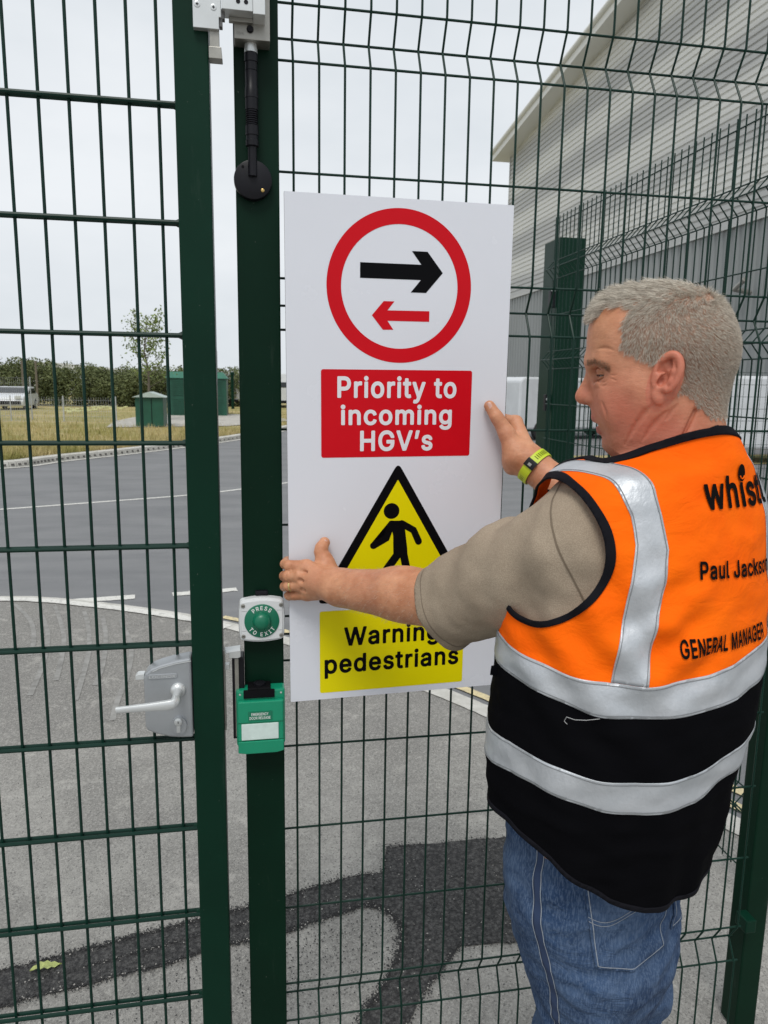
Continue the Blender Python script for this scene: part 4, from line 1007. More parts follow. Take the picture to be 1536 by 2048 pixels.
HEMT = ([-3.2, -1.74, -1.31, -1.1, -.88, -.6, -.16, .2, .6, 1.6, 3.2], [1.14, 1.127, 1.110, 1.086, 1.061, 1.048, 1.045, 1.060, 1.08, 1.12, 1.14])
BANDT = [([-3.2, -1.89, -1.37, -.97, -.75, -.27, .31, 1.2, 3.2], [1.40, 1.395, 1.387, 1.382, 1.383, 1.391, 1.410, 1.43, 1.41]),
         ([-3.2, -1.86, -1.42, -1.08, -.75, -.36, .04, .21, 1.2, 3.2], [1.355, 1.352, 1.349, 1.338, 1.339, 1.343, 1.349, 1.357, 1.375, 1.36]),
         ([-3.2, -1.92, -1.68, -1.3, -.99, -.72, -.33, .1, 1.2, 3.2], [1.25, 1.250, 1.257, 1.255, 1.251, 1.251, 1.257, 1.275, 1.295, 1.26]),
         ([-3.2, -1.88, -1.66, -1.3, -.98, -.7, -.29, .08, 1.2, 3.2], [1.205, 1.204, 1.212, 1.214, 1.206, 1.204, 1.212, 1.235, 1.255, 1.21])]
# ================================================================== the man
def onY(px, py, Y): r = ray(px, py); return CC+r*(Y/r[1])
man = empty('person', (.58, 1.0, 0), 'man in orange and black high visibility vest and jeans holding the sign with both hands', 'person')
# torso frame: x to his right, y forwards, z up
_O = at(1255, 1300, 1.12); TO = np.array([_O[0], _O[1], 0]); _a = math.radians(28.5-50)
TY = np.array([math.sin(_a), math.cos(_a), 0]); TX = np.array([math.cos(_a), -math.sin(_a), 0]); TZ = v3(0, 0, 1)
TF = (TO, TX, TY, TZ)
def T(x, y, z): return TO+TX*x+TY*y+TZ*z
def toT(P): q = np.asarray(P)-TO; return np.stack([q@TX, q@TY, q[..., 2]], -1)
# head frame: f forwards, l to his left (towards the camera), u up
HO = at(1320, 775, 1.03); _h, _p = math.radians(-59.5), math.radians(8)
_fh = v3(math.sin(_h), math.cos(_h), 0); HL = v3(-math.cos(_h), math.sin(_h), 0)
HF = _fh*math.cos(_p)-TZ*math.sin(_p); HU = np.cross(HF, HL)
HR3 = np.array([HF, HL, HU])
def Hd(f, l, u): return HO+HF*f+HL*l+HU*u
def toH(P): return (np.asarray(P)-HO)@HR3.T
def he(f, l, u, a, b, c, k=.01, op='+', rot=0, yaw=0):
    R = HR3
    if rot: c_, s_ = math.cos(rot), math.sin(rot); R = np.array([HF*c_+HU*s_, HL, HU*c_-HF*s_])
    if yaw: c_, s_ = math.cos(yaw), math.sin(yaw); R = np.array([R[0]*c_+R[1]*s_, R[1]*c_-R[0]*s_, R[2]])
    return ell_(Hd(f, l, u), R, (a, b, c), k, op)
def hc(a, b, ra, rb, k=.01, op='+'): return cap_(Hd(*a), Hd(*b), ra, rb, k, op)
head = [
    he(-.002, 0, .059, .0880, .0715, .0810), he(.006, 0, .012, .064, .0625, .060, .02), he(.022, 0, -.030, .046, .0500, .042, .02), he(-.035, 0, .045, .0655, .071, .075, .02), he(.040, 0, .075, .050, .060, .060, .02),
    he(.035, 0, .020, .058, .061, .070, .02), he(-.02, 0, -.005, .058, .058, .06, .02),
    # jaw, cheeks, chin
    he(.040, 0, -.030, .046, .050, .052, .02), hc((-.002, .051, -.022), (.050, .025, -.062), .018, .020, .016), hc((-.002, -.051, -.022), (.050, -.025, -.062), .018, .020, .016),
    he(.0635, 0, -.0675, .0180, .021, .0170, .010), he(.045, 0, -.070, .034, .032, .018, .015),
    hc((.062, .038, .000), (.030, .055, .004), .014, .012, .02), hc((.062, -.038, .000), (.030, -.055, .004), .014, .012, .02),
    he(.050, .034, -.022, .028, .024, .028, .015), he(.012, .033, -.016, .038, .0300, .036, .02), he(.012, -.033, -.016, .038, .0300, .036, .02), he(.004, .045, -.002, .030, .021, .030, .02), he(.004, -.045, -.002, .030, .021, .030, .02), he(.060, 0, -.012, .028, .030, .030, .02), he(.050, -.034, -.022, .028, .024, .028, .015),
    # brow
    hc((.0850, .012, .0460), (.0675, .046, .0430), .0095, .0085, .012), hc((.0850, -.012, .0460), (.0675, -.046, .0430), .0095, .0085, .012), he(.083, 0, .050, .011, .018, .013, .012),
    # sockets
    he(.0850, .0365, .0265, .0205, .0180, .0110, .006, '-'), he(.0850, -.0365, .0265, .0205, .0180, .0110, .006, '-'),
    # eye balls and lids as part of the face
    he(.0640, .0335, .0262, .0105, .0105, .0105, .003), he(.0640, -.0335, .0262, .0105, .0105, .0105, .003),
    # nose
    hc((.0845, 0, .0360), (.1015, 0, .0060), .0080, .0098, .008), he(.1025, 0, .0000, .0125, .0118, .0108, .006),
    he(.0890, .0115, -.0045, .0115, .0075, .0085, .005), he(.0890, -.0115, -.0045, .0115, .0075, .0085, .005), hc((.0975, 0, -.0055), (.086, 0, -.014), .0055, .006, .006),
    he(.0955, .0062, -.0125, .0055, .0030, .0040, .003, '-'), he(.0955, -.0062, -.0125, .0055, .0030, .0040, .003, '-'),
    hc((.0835, .0225, -.0010), (.0700, .0360, -.0350), .0022, .0015, .006, '-'),
    # mouth
    he(.0680, 0, -.034, .0230, .0270, .0230, .012), he(.0860, 0, -.0310, .0085, .0170, .0058, .004), he(.0805, 0, -.0515, .0085, .0160, .0060, .004),
    he(.0900, 0, -.0415, .0230, .0205, .0032, .003, '-'), hc((.083, 0, -.0625), (.081, 0, -.0625), .0045, .0045, .009, '-'),
    # neck with its folds
    hc((-.020, 0, -.010), (-.020, .0, -.135), .0585, .064, .02), hc((.005, 0, -.050), (-.004, 0, -.125), .053, .060, .022), hc((.024, 0, -.068), (-.004, 0, -.118), .028, .038, .020),
    hc((-.014, .052, -.020), (.026, .050, -.100), .0008, .0016, .010, '-'), hc((-.040, .054, -.035), (.000, .060, -.112), .0006, .0012, .010, '-'),
    hc((.0800, .024, .0385), (.0660, .0475, .0340), .0013, .0010, .003, '-'), hc((.0770, .030, .0150), (.0620, .0460, .0170), .0010, .0008, .004, '-'), hc((.0905, .0135, .004), (.088, .0190, -.006), .0010, .0012, .003, '-'),
    he(.0765, .036, .0150, .006, .010, .0035, .006), hc((.058, .052, .030), (.050, .056, .024), .0008, .0006, .002, '-'), hc((.059, .051, .026), (.050, .055, .017), .0008, .0006, .002, '-'),
]
# ear (his left, facing us) and a plainer one on the far side
def earpt(x, z, l): return (-.0075+(x*.97)*.78-z*.30, l, .0090+(z*.96+x*.20)*.85)
ear = []
for sgn in (1, -1):
    L0 = .0705*sgn
    er = []
    er.append(he(*earpt(-.001, .004, L0), .0128, .0080, .0285, .006, '+', -.18, -.20*sgn))
    rim = []
    for i in range(37):
        t = math.radians(-62+i*7.75); x = -math.cos(t)*.0185; z = .0085+math.sin(t)*.0285; rim.append(Hd(*earpt(x, z, L0+sgn*(.0095-.30*x))))
    er += chain_(rim, [.0027+.0009*math.sin(PI*i/36) for i in range(37)], .0035)
    er.append(he(*earpt(.0035, -.0245, L0+sgn*.0045), .0082, .0050, .0118, .009, '+', -.1))
    er.append(he(*earpt(.0045, .006, L0+sgn*.011), .0068, .0090, .0170, .004, '-', -.15))
    er.append(he(*earpt(.0005, .0195, L0+sgn*.0115), .0064, .0055, .0068, .004, '-'))
    er += chain_([Hd(*earpt(x, z, L0+sgn*(.0085-.25*x))) for x, z in ((-.0060, .026), (-.0090, .012), (-.0090, -.002), (-.003, -.0125), (.004, -.0150))], [.0022, .0026, .0026, .0024, .0020], .005)
    er.append(he(*earpt(.0120, .0010, L0+sgn*.0070), .0035, .0035, .0058, .004)); er.append(hc(earpt(.005, .009, L0+sgn*.007), earpt(.014, .006, L0+sgn*.006), .0018, .0018, .003))
    er.append(he(*earpt(.0060, -.003, L0+sgn*.004), .0050, .0070, .0060, .003, '-'))
    ear.append((er, .005, '+'))

# creases of the face and neck, laid on the modelled skin
_hg = [(list(head), .03, '+')]
def onhead(px, py):
    r = ray(px, py); r = r/np.linalg.norm(r); t = .80
    for _ in range(60):
        d = field(_hg, (CC+r*t)[None], CC+r*t, .3)[0]
        if d < .0002: break
        t += max(d*.7, .0003)
        if t > 1.4: return None
    return CC+r*t
def crease(path, r, k):
    P = [onhead(*q) for q in path]; P = [p for p in P if p is not None]
    if len(P) < 2: return
    Q = np.array(smooth_line(P, 5)); m = len(Q); cum = np.linspace(0, 1, m); A, B = Q[:-1], Q[1:]; D = B-A; DD = np.maximum((D*D).sum(1), 1e-12)
    def f(X):
        w = X[:, None]-A[None]; t = np.clip((w*D).sum(2)/DD, 0, 1); ds = np.linalg.norm(w-t[..., None]*D, axis=2); i_ = ds.argmin(1); dm = ds[np.arange(len(X)), i_]
        u = (i_+t[np.arange(len(X)), i_])/(m-1); return dm-r*(1.15*np.sin(PI*np.clip(u, 0, 1))**.6-.15)+k*.8*(1-np.sin(PI*np.clip(u, 0, 1))**.6)
    head.append(P_(f, Q.mean(0), np.linalg.norm(Q-Q.mean(0), axis=1).max()+r, k, '-'))
CREASES = [([(1202, 800), (1206, 812), (1211, 826), (1214, 842)], .0009, .0045), ([(1308, 808), (1297, 818), (1286, 830), (1264, 863), (1247, 894)], .0017, .0065),
           ([(1340, 818), (1320, 836), (1303, 855), (1282, 885)], .0014, .0065), ([(1358, 806), (1345, 822), (1330, 842)], .0014, .005), ([(1194, 759), (1200, 764), (1207, 765), (1214, 760)], .0009, .003),
           ([(1196, 768), (1205, 772), (1215, 769)], .0008, .003), ([(1218, 750), (1227, 751), (1236, 749)], .0006, .002), ([(1218, 756), (1227, 759), (1235, 763)], .0006, .002), ([(1176, 732), (1188, 734), (1202, 737), (1214, 742), (1220, 749)], .0013, .0030),
           ([(1192, 698), (1212, 696), (1230, 702)], .0007, .004), ([(1318, 748), (1308, 764), (1303, 786)], .0009, .005)]
for c_ in CREASES: crease(*c_)
BROWP = [onhead(*q) for q in ((1176, 727), (1182, 725), (1189, 725), (1196, 726), (1203, 729), (1210, 732), (1216, 737))]
# ---- arms and hands
elbL = at(905, 1197, 1.235); wrL = at(682, 1174, 1.405); shL = T(-.128, .02, 1.524)
def Y3(px, py, Y): return onY(px, py, Y)
armL = [cap_(shL, elbL, .058, .049, .03), cap_(elbL, elbL+(wrL-elbL)*.45, .049, .0440, .02), cap_(elbL+(wrL-elbL)*.40, wrL, .0440, .0325, .02), cap_(elbL+v3(0, 0, -.018), wrL+v3(0, 0, -.004), .036, .028, .02)]
mc = {'i': (613, 1134, 1.402), 'm': (603, 1151, 1.399), 'r': (606, 1169, 1.401), 'p': (615, 1187, 1.406)}
palmL = [cap_(wrL, Y3(*mc[k_]), .024 if k_ in 'mr' else .020, .0150, .012) for k_ in 'imrp']
palmL += [cap_(Y3(662, 1150, 1.398), Y3(650, 1120, 1.412), .0200, .0140, .014), ell_(Y3(648, 1160, 1.398), np.array([CR, CU, CF]), (.030, .034, .017), .012)]
def finger(pts, rs): return ([*chain_([Y3(*p) for p in pts], rs, .0015)], .0045, '+')
handL = [(palmL, .012, '+'),
         (chain_([Y3(650, 1124, 1.411), Y3(642, 1104, 1.416), Y3(643, 1096, 1.418), Y3(649, 1085, 1.4245)], [.0172, .0132, .0126, .0108], .003), .009, '+'),
         finger([mc['i'], (577, 1131, 1.415), (570, 1128, 1.432), (574, 1122, 1.456), (590, 1118, 1.462)], [.0138, .0104, .0098, .0088, .0078]),
         finger([mc['m'], (575, 1152, 1.412), (568.5, 1152, 1.430), (573, 1149, 1.458), (592, 1146, 1.464)], [.0142, .0106, .0100, .0090, .0080]),
         finger([mc['r'], (576, 1172, 1.414), (569.5, 1173, 1.431), (573, 1171, 1.458), (590, 1169, 1.463)], [.0138, .0102, .0096, .0088, .0078]),
         finger([mc['p'], (589, 1191, 1.418), (578, 1192, 1.432), (576, 1191, 1.456), (588, 1190, 1.461)], [.0128, .0094, .0086, .0080, .0072]),
         # tendon grooves and knuckle dips
         (sum([[cap_(Y3(x_+a_, y_-7, 1.402), Y3(x_+a_, y_+7, 1.402), .0007, .0007, .002) for a_ in (-4, 3)] for x_, y_ in ((579, 1132), (576, 1152), (577, 1172), (588, 1191))], []), .003, '-'),
         ([cap_(Y3(600, 1143, 1.386), Y3(640, 1150, 1.378), .0025, .0010, .004), cap_(Y3(600, 1161, 1.385), Y3(640, 1163, 1.376), .0025, .0010, .004), cap_(Y3(605, 1179, 1.388), Y3(640, 1176, 1.378), .0025, .0010, .004)], .008, '-'),
         ([cap_(Y3(622, 1158, 1.384), Y3(655, 1170, 1.372), .0012, .0010, .004), cap_(Y3(624, 1177, 1.388), Y3(655, 1183, 1.376), .0012, .001, .004), cap_(Y3(622, 1142, 1.385), Y3(645, 1150, 1.376), .0010, .0008, .004)], .006, '-')]
wrR = onY(1066, 931, 1.402); elbR = at(1262, 1092, 1.40); shR = T(.145, .03, 1.555)
armR = [cap_(shR, elbR, .060, .050, .03), cap_(elbR, elbR+(wrR-elbR)*.45, .049, .046, .02), cap_(elbR+(wrR-elbR)*.40, wrR, .046, .0310, .02)]
mr = {'i': (1031, 845, 1.455), 'm': (1029, 862, 1.468), 'r': (1026, 882, 1.475), 'p': (1022, 902, 1.478)}
palmR = [cap_(onY(1052, 915, 1.41), Y3(*mr[k_]), .022, .0150, .014) for k_ in 'imrp']+[cap_(wrR, onY(1038, 905, 1.412), .028, .026, .016)]
palmR += [cap_(onY(1030, 912, 1.408), onY(1014, 868, 1.416), .0240, .0145, .016), ell_(onY(1022, 926, 1.425), np.array([CR, CU, CF]), (.017, .024, .024), .014)]
def fR(k_, ex): 
    a = mr[k_]; return (chain_([Y3(*a), Y3(a[0]-22, a[1]-7, 1.474), Y3(a[0]-42, a[1]-10+ex, 1.470), Y3(a[0]-58, a[1]-12+ex, 1.464)], [.0138, .0105, .0092, .0078], .0015), .005, '+')
handR = [(palmR, .014, '+'), (chain_([onY(1013, 866, 1.420), onY(996, 838, 1.424), onY(992, 832, 1.425), onY(979, 812, 1.4335)], [.0165, .0130, .0126, .0110], .003), .009, '+'), fR('i', 0), fR('m', 1), fR('r', 2), fR('p', 3)]
trunk = [loft_(TF, [(.86, -.0, .02, .10, .09, 2), (1.0, -.02, .02, .12, .10, 2), (1.15, 0, 0, .165, .145, 2), (1.4, 0, 0, .17, .13, 2), (1.54, 0, 0, .16, .10, 2), (1.61, .004, -.020, .10, .065, 2), (1.65, .006, -.038, .062, .052, 2)])]
legs = [cap_(T(-.035, .005, .9), T(-.02, .017, .70), .065, .055, .02), cap_(T(-.02, .017, .70), T(-.02, .03, .52), .055, .05, .02), cap_(T(-.02, .03, .52), T(-.03, 0, .09), .05, .036, .02),
        cap_(T(.05, .035, .9), T(.125, .06, .70), .065, .055, .02), cap_(T(.125, .06, .70), T(.13, .07, .52), .055, .05, .02), cap_(T(.13, .07, .52), T(.13, .05, .09), .05, .036, .02)]
G = [(trunk, .02, '+'), (head, .03, '+')]+ear+[(armL, .02, '+'), (armR, .02, '+')]+[(handL[0][0], .02, '+')]+handL[1:]+[(handR[0][0], .02, '+')]+handR[1:]
G += [(legs, .03, '+')]
BV, BF = sdf_mesh(G, (.02, .72, .02), (.96, 1.56, 1.94), .0022 if not globals().get('QUICK') else .004, iters=1)
BT = tri(BF)
def refine(V, Ft, mark, groups, balls):
    """split the triangles whose corners are marked and pull every marked vertex back onto the field"""
    e = np.sort(np.concatenate([Ft[:, [0, 1]], Ft[:, [1, 2]], Ft[:, [2, 0]]]), 1); m = mark[e].all(1); key = e[:, 0].astype(np.int64)*len(V)+e[:, 1]
    uk = np.unique(key[m]); a, b = uk//len(V), uk % len(V); mid = (V[a]+V[b])/2; n0 = len(V); V = np.concatenate([V, mid]); mark = np.concatenate([mark, np.ones(len(mid), bool)])
    k3 = key.reshape(3, -1).T; pos = np.searchsorted(uk, k3); pos = np.clip(pos, 0, len(uk)-1); has = uk[pos] == k3; M = np.where(has, pos+n0, -1); c = has.sum(1); out = [Ft[c == 0]]
    q = c == 3; f = Ft[q]; mm = M[q]; out += [np.stack([f[:, 0], mm[:, 0], mm[:, 2]], 1), np.stack([mm[:, 0], f[:, 1], mm[:, 1]], 1), np.stack([mm[:, 2], mm[:, 1], f[:, 2]], 1), mm]
    for r in range(3):
        i, j, k = r, (r+1) % 3, (r+2) % 3
        q = (c == 1) & has[:, r]; f = Ft[q]; x = M[q][:, r]; out += [np.stack([f[:, i], x, f[:, k]], 1), np.stack([x, f[:, j], f[:, k]], 1)]
        q = (c == 2) & ~has[:, r]; f = Ft[q]; x, y = M[q][:, j], M[q][:, k]; out += [np.stack([f[:, i], f[:, j], x], 1), np.stack([f[:, i], x, y], 1), np.stack([x, f[:, k], y], 1)]
    F2 = np.concatenate(out)
    for cen, rad in balls:
        ix = np.where(mark & (np.linalg.norm(V-cen, axis=1) < rad))[0]
        for _ in range(2):
            P = V[ix]; d = field(groups, P, cen, rad); h = .0006
            g = np.stack([field(groups, P+np.eye(3)[i]*h, cen, rad)-d for i in range(3)], 1)/h; V[ix] = P-g*np.clip(d, -.003, .003)[:, None]/np.maximum((g*g).sum(1), .25)[:, None]
    return V, F2
if not globals().get('QUICK'):
    hq = toH(BV); cl_, cr_ = Y3(615, 1150, 1.42), Y3(1010, 880, 1.44)
    mk_ = ((hq[:, 0] > .030) & (np.linalg.norm(hq, axis=1) < .16)) | ((np.abs(hq[:, 1]) > .055) & (np.abs(hq[:, 0]+.013) < .034) & (np.abs(hq[:, 2]-.005) < .05)) | ((hq[:, 2] < -.02) & (hq[:, 1] > .02) & (np.linalg.norm(hq, axis=1) < .15)) | (np.linalg.norm(BV-cl_, axis=1) < .085) | (np.linalg.norm(BV-cr_, axis=1) < .09)
    BV, BT = refine(BV, BT, mk_, G, [(HO, .17), (cl_, .09), (cr_, .095)])
h_ = toH(BV)
def inpoly(x, y, P):
    P = np.array(P); c = np.zeros(len(x), bool); n = len(P)
    for i in range(n):
        a, b = P[i], P[(i+1) % n]; m = ((a[1] > y) != (b[1] > y)) & (x < (b[0]-a[0])*(y-a[1])/((b[1]-a[1]) or 1e-9)+a[0]); c ^= m
    return c
HPOLY = [(.060, .122), (.038, .113), (.029, .101), (.039, .083), (.043, .058), (.030, .040), (.016, .032), (.004, .030), (-.004, .020), (-.008, .0), (-.018, -.002), (-.034, -.012), (-.044, -.030), (-.060, -.046), (-.080, -.055), (-.15, -.055), (-.15, .2), (.10, .2), (.090, .128)]
earm = (((h_[:, 0]+.0075+.32*(h_[:, 2]-.009))/.0220)**2+((h_[:, 2]-.007)/.038)**2 < 1) & (np.abs(h_[:, 1]) > .060)
hj = h_+np.stack([fnoise(BV, 45, 3)*.008+fnoise(BV, 220, 4)*.006, np.zeros(len(BV)), fnoise(BV, 45, 9)*.008+fnoise(BV, 220, 6)*.006], -1)
scalp = ((inpoly(hj[:, 0], hj[:, 2], HPOLY) | ((np.abs(hj[:, 1]) < .040) & (hj[:, 2] > .104) & (hj[:, 0] > .02))) & ~earm & (h_[:, 2] > -.06)).astype(float)
def gauss(f, l, u, s): return np.exp(-((h_[:, 0]-f)**2+(h_[:, 1]-l)**2+(h_[:, 2]-u)**2)/(2*s*s))
flush = np.clip(.9*gauss(.104, 0, -.002, .016)+.55*gauss(.055, .045, -.012, .022)+.8*earm+.7*gauss(-.02, .06, -.07, .045)+.7*gauss(.03, .05, -.07, .040)+.3*gauss(.06, .04, .0, .03), 0, 1)
lip = np.clip(gauss(.090, .0, -.033, .0085)+gauss(.086, .010, -.0345, .007)+gauss(.085, 0, -.0515, .0085)+gauss(.082, .010, -.050, .007), 0, 1)
brow = np.clip(sum(gauss(*toH(p), .0034) for p in BROWP if p is not None)*.8, 0, 1)
SKIN = Mt('skin', (.5, .27, .17), .48, spec=.4)
def attr(mt, nm): n = mt.n('ShaderNodeAttribute', attribute_name=nm); return n.outputs['Fac']
SKIN.setc(SKIN.ramp(SKIN.noise(22, 5, .65), .35, .65, (.47, .195, .098), (.64, .315, .180)))
SKIN.over(SKIN.ramp(SKIN.noise(9, 3, .6), .45, .70, (0, 0, 0), (.35,)*3), (.50, .20, .13))
_m = SKIN.n('ShaderNodeMath', operation='MULTIPLY'); SKIN.l(attr(SKIN, 'flush'), _m.inputs[0]); _m.inputs[1].default_value = .62; SKIN.over(_m.outputs[0], (.56, .145, .10))
_m = SKIN.n('ShaderNodeMath', operation='MULTIPLY'); SKIN.l(attr(SKIN, 'lidskin_shade'), _m.inputs[0]); _m.inputs[1].default_value = .45; SKIN.over(_m.outputs[0], (.27, .115, .075))  # slightly darker lid skin, with eye socket shade painted into the colour too
SKIN.over(attr(SKIN, 'lip'), (.42, .115, .09))
_m = SKIN.n('ShaderNodeMath', operation='MULTIPLY'); SKIN.l(attr(SKIN, 'stubble'), _m.inputs[0]); _m.inputs[1].default_value = .60; SKIN.over(_m.outputs[0], (.30, .19, .135))
_m = SKIN.n('ShaderNodeMath', operation='MULTIPLY'); SKIN.l(attr(SKIN, 'brow'), _m.inputs[0]); _m.inputs[1].default_value = .28; SKIN.over(_m.outputs[0], (.28, .18, .12))
SKIN.over(SKIN.ramp(SKIN.noise(260, 2, .5), .66, .74, (0, 0, 0), (.35,)*3), (.36, .17, .10))
SKIN.bump(SKIN.noise(420, 3, .6), .35, .0007); SKIN.bump(SKIN.noise(75, 5, .65, (1, 1, 2.5)), .38, .0024); SKIN.over(SKIN.ramp(SKIN.noise(95, 4, .7), .60, .72, (0, 0, 0), (.35,)*3), (.40, .15, .085))
SKIN.b.inputs['Subsurface Weight'].default_value = .12; SKIN.b.inputs['Subsurface Radius'].default_value = (.9, .35, .2); SKIN.b.inputs['Subsurface Scale'].default_value = .006
bodyo = mkarr('body', BV, BT, SKIN, man, attrs={'flush': flush, 'lip': lip, 'stubble': scalp, 'brow': brow, 'lidskin_shade': np.clip(gauss(.072, .040, .030, .0095)+gauss(.078, .030, .031, .008), 0, 1)})
BN = vnormals(BV, BT); print('body verts', len(BV))

# eyes, nails, ring, wristband
EYEW = Mt('eye white', (.40, .34, .31), .25); IRIS = Mt('iris', (.035, .045, .05), .15)
NAIL = Mt('nail', (.60, .36, .29), .28)
for s_ in (1, -1):
    c_ = Hd(.0655, .0335*s_, .0262); e_ = MB(); 
    pr_ = [(.0001, .0118)]+[(.0118*math.sin(t*PI/24), .0118*math.cos(t*PI/24)) for t in range(1, 12)]
    d_ = HF*.90+HL*(.12 if s_ > 0 else -.02)-HU*.30; d_ /= np.linalg.norm(d_)
    eo = e_.lathe(pr_[::-1], c_, d_, 24).build('eye', EYEW, man, True)
    MB().lathe([(.0058, .0103), (.0050, .0109), (.0001, .0121)], c_, d_, 20).build('iris', IRIS, eo, True)
def eyept(s_, phi, eps, r=.0129):
    return Hd(.0655+r*math.cos(phi)*math.cos(eps), (.0335+r*math.sin(phi)*math.cos(eps))*s_, .0262+r*math.sin(eps))
LASH = Mt('lash', (.06, .035, .025), .7)
for s_ in (1, -1):
    mbl = MB()
    for e0, e1, R_ in ((math.radians(11), math.radians(-4), .0024), (math.radians(30), math.radians(9), .0040), (math.radians(-19), math.radians(-4), .0017), (math.radians(-38), math.radians(-16), .0026)):
        n_ = 14; P = []
        for i in range(n_+1):
            t = i/n_; phi = math.radians(-50+138*t); eps = e1+(e0-e1)*math.sin(PI*t)**.8; P.append(eyept(s_, phi, eps, .0127))
        mbl.tube(P, [R_*(.45+.55*math.sin(PI*i/n_)**.5) for i in range(n_+1)], 8)
    mbl.build('eyelid', SKIN, man, True)
    MB().tube([eyept(s_, math.radians(-42+118*i/12), math.radians(-4)+math.radians(7)*math.sin(PI*i/12), .0144) for i in range(13)], [.0003]+[.0007]*11+[.0003], 6).build('eyelashes', LASH, man, True)
def nail(c_, n_, t_, w, l_):
    c_ = np.array(c_); n_ = np.array(n_)/np.linalg.norm(n_); t_ = np.array(t_)-n_*(np.array(t_)@n_); t_ /= np.linalg.norm(t_); b_ = np.cross(n_, t_)
    V = []; Fc = []; m = 8
    for i in range(m+1):
        for j in range(m+1):
            u = -1+2*i/m; v = -1+2*j/m; sh = (1-.35*max(0, v)**3)*(1-.2*max(0, -v)**3); V.append(c_+b_*u*w*sh+t_*v*l_-n_*(.45*w*u*u)+n_*.0004)
    for i in range(m):
        for j in range(m): k = i*(m+1)+j; Fc.append((k, k+1, k+m+2, k+m+1))
    return mk('nail', V, Fc, NAIL, man, True)
tp_ = onY(650.5, 1087, 1.4140); nail(tp_, -ray(650, 1087)+CR*.25, onY(652, 1080, 1.42)-onY(644, 1100, 1.42), .0068, .0072)
tp_ = onY(977.5, 812.5, 1.4236); nail(tp_, -ray(980, 812)-CR*.45, onY(975, 803, 1.43)-onY(990, 830, 1.43), .0062, .0075)
GOLD = Mt('gold', (.75, .55, .25), .22, 1)
_r = [onY(576, 1172, 1.414), onY(606, 1169, 1.401)]; ax_ = _r[0]-_r[1]; ax_ /= np.linalg.norm(ax_); rc = _r[0]-ax_*.006
MB().lathe([(.0103, -.0016), (.0116, -.0017), (.0119, 0), (.0116, .0017), (.0103, .0016)], rc, ax_, 32).build('ring', GOLD, man, True)
BAND = paint('lime wristband', (.50, .62, .02), .45, .06, 20)
fax = wrR-elbR; fax /= np.linalg.norm(fax)
def band(name, c0, r, w, th, a0, a1, mat, par, slots=0, n=48):
    u_ = np.cross(fax, TZ); u_ /= np.linalg.norm(u_); w_ = np.cross(fax, u_); V = []; Fc = []
    for i in range(n+1):
        a = a0+(a1-a0)*i/n; d_ = u_*math.cos(a)*1.02+w_*math.sin(a)*.98
        for rr, ww in ((r, -w), (r+th, -w), (r+th, w), (r, w)): V.append(c0+d_*rr+fax*ww)
    for i in range(n):
        for k in range(4): Fc.append((4*i+k, 4*i+(k+1) % 4, 4*i+4+(k+1) % 4, 4*i+4+k))
    Fc += [(0, 1, 2, 3), (4*n+3, 4*n+2, 4*n+1, 4*n)]
    o = mk(name, V, Fc, mat, par)
    return o, u_, w_
bc = wrR-fax*.004
wb, u_, w_ = band('wristband', bc, .0368, .0098, .0022, 0, 2*PI, BAND, man)
view = (CC-bc); ang = math.atan2(view@w_, view@u_)
slm = MB()
for da in [.42+.13*i for i in range(7)]+[-.34-.13*i for i in range(7)]:
    a = ang+da; d_ = u_*math.cos(a)+w_*math.sin(a); t_ = -u_*math.sin(a)+w_*math.cos(a); c_ = bc+d_*.03925
    slm.add([c_-fax*.005-t_*.0007, c_+fax*.005-t_*.0007, c_+fax*.005+t_*.0007, c_-fax*.005+t_*.0007], [(0, 1, 2, 3)])
mk('slot', slm.V, slm.F, BLKM, wb)
band('buckle', bc, .0392, .0112, .0022, ang-.22, ang+.22, BLK, wb, n=10)
band('pin', bc, .0416, .0035, .0012, ang-.12, ang+.02, ALUD, wb, n=6)

# ---- hair: real strands planted on the scalp
tm = scalp[BT].mean(1) > .5; tv = BT[tm]; A_ = BV[tv[:, 0]]; B_ = BV[tv[:, 1]]; C_ = BV[tv[:, 2]]
ar = np.linalg.norm(np.cross(B_-A_, C_-A_), axis=1)*.5
NH = 60000
pick = RNG.choice(len(tv), NH, p=ar/ar.sum()); r1 = np.sqrt(RNG.random(NH)); r2 = RNG.random(NH)
root = A_[pick]*(1-r1)[:, None]+B_[pick]*(r1*(1-r2))[:, None]+C_[pick]*(r1*r2)[:, None]; nrm = BN[tv[pick, 0]]
hl_ = toH(root); top = np.clip((hl_[:, 2]-.075)/.06, 0, 1); low = np.clip((hl_[:, 2]+.045)/.07, 0, 1)
front = np.clip((hl_[:, 0]+.02)/.09, 0, 1)
lenh = (.0030+.0024*low+.0110*top**1.5+.003*top*front)*RNG.uniform(.75, 1.2, NH)
wh_ = hl_-np.array([-.070, .0, .115]); wr_ = np.linalg.norm(wh_, axis=1)+1e-6
comb_top = HF*.85-HL*.25; swirl = np.stack([wh_[:, 0], wh_[:, 1], np.zeros(NH)], -1)/wr_[:, None]@HR3
comb = comb_top*(top*.9)[:, None]+(-HU*.85+HF*(-.25+.55*np.clip((hl_[:, 0]-.0)/.05, -.6, 1))[:, None])*(1-top)[:, None]+swirl*.45
clump = np.stack([fnoise(root, 110, 1), fnoise(root, 110, 5), fnoise(root, 110, 8)], -1)
nk = (.30-.02*top)
d0 = nrm*nk[:, None]+comb*.62+clump*(.16+.30*top)[:, None]+RNG.normal(0, .11, (NH, 3)); d0 /= np.linalg.norm(d0, axis=1)[:, None]
d1 = d0+comb*(.5)+RNG.normal(0, .08, (NH, 3))-nrm*.10; d1 /= np.linalg.norm(d1, axis=1)[:, None]
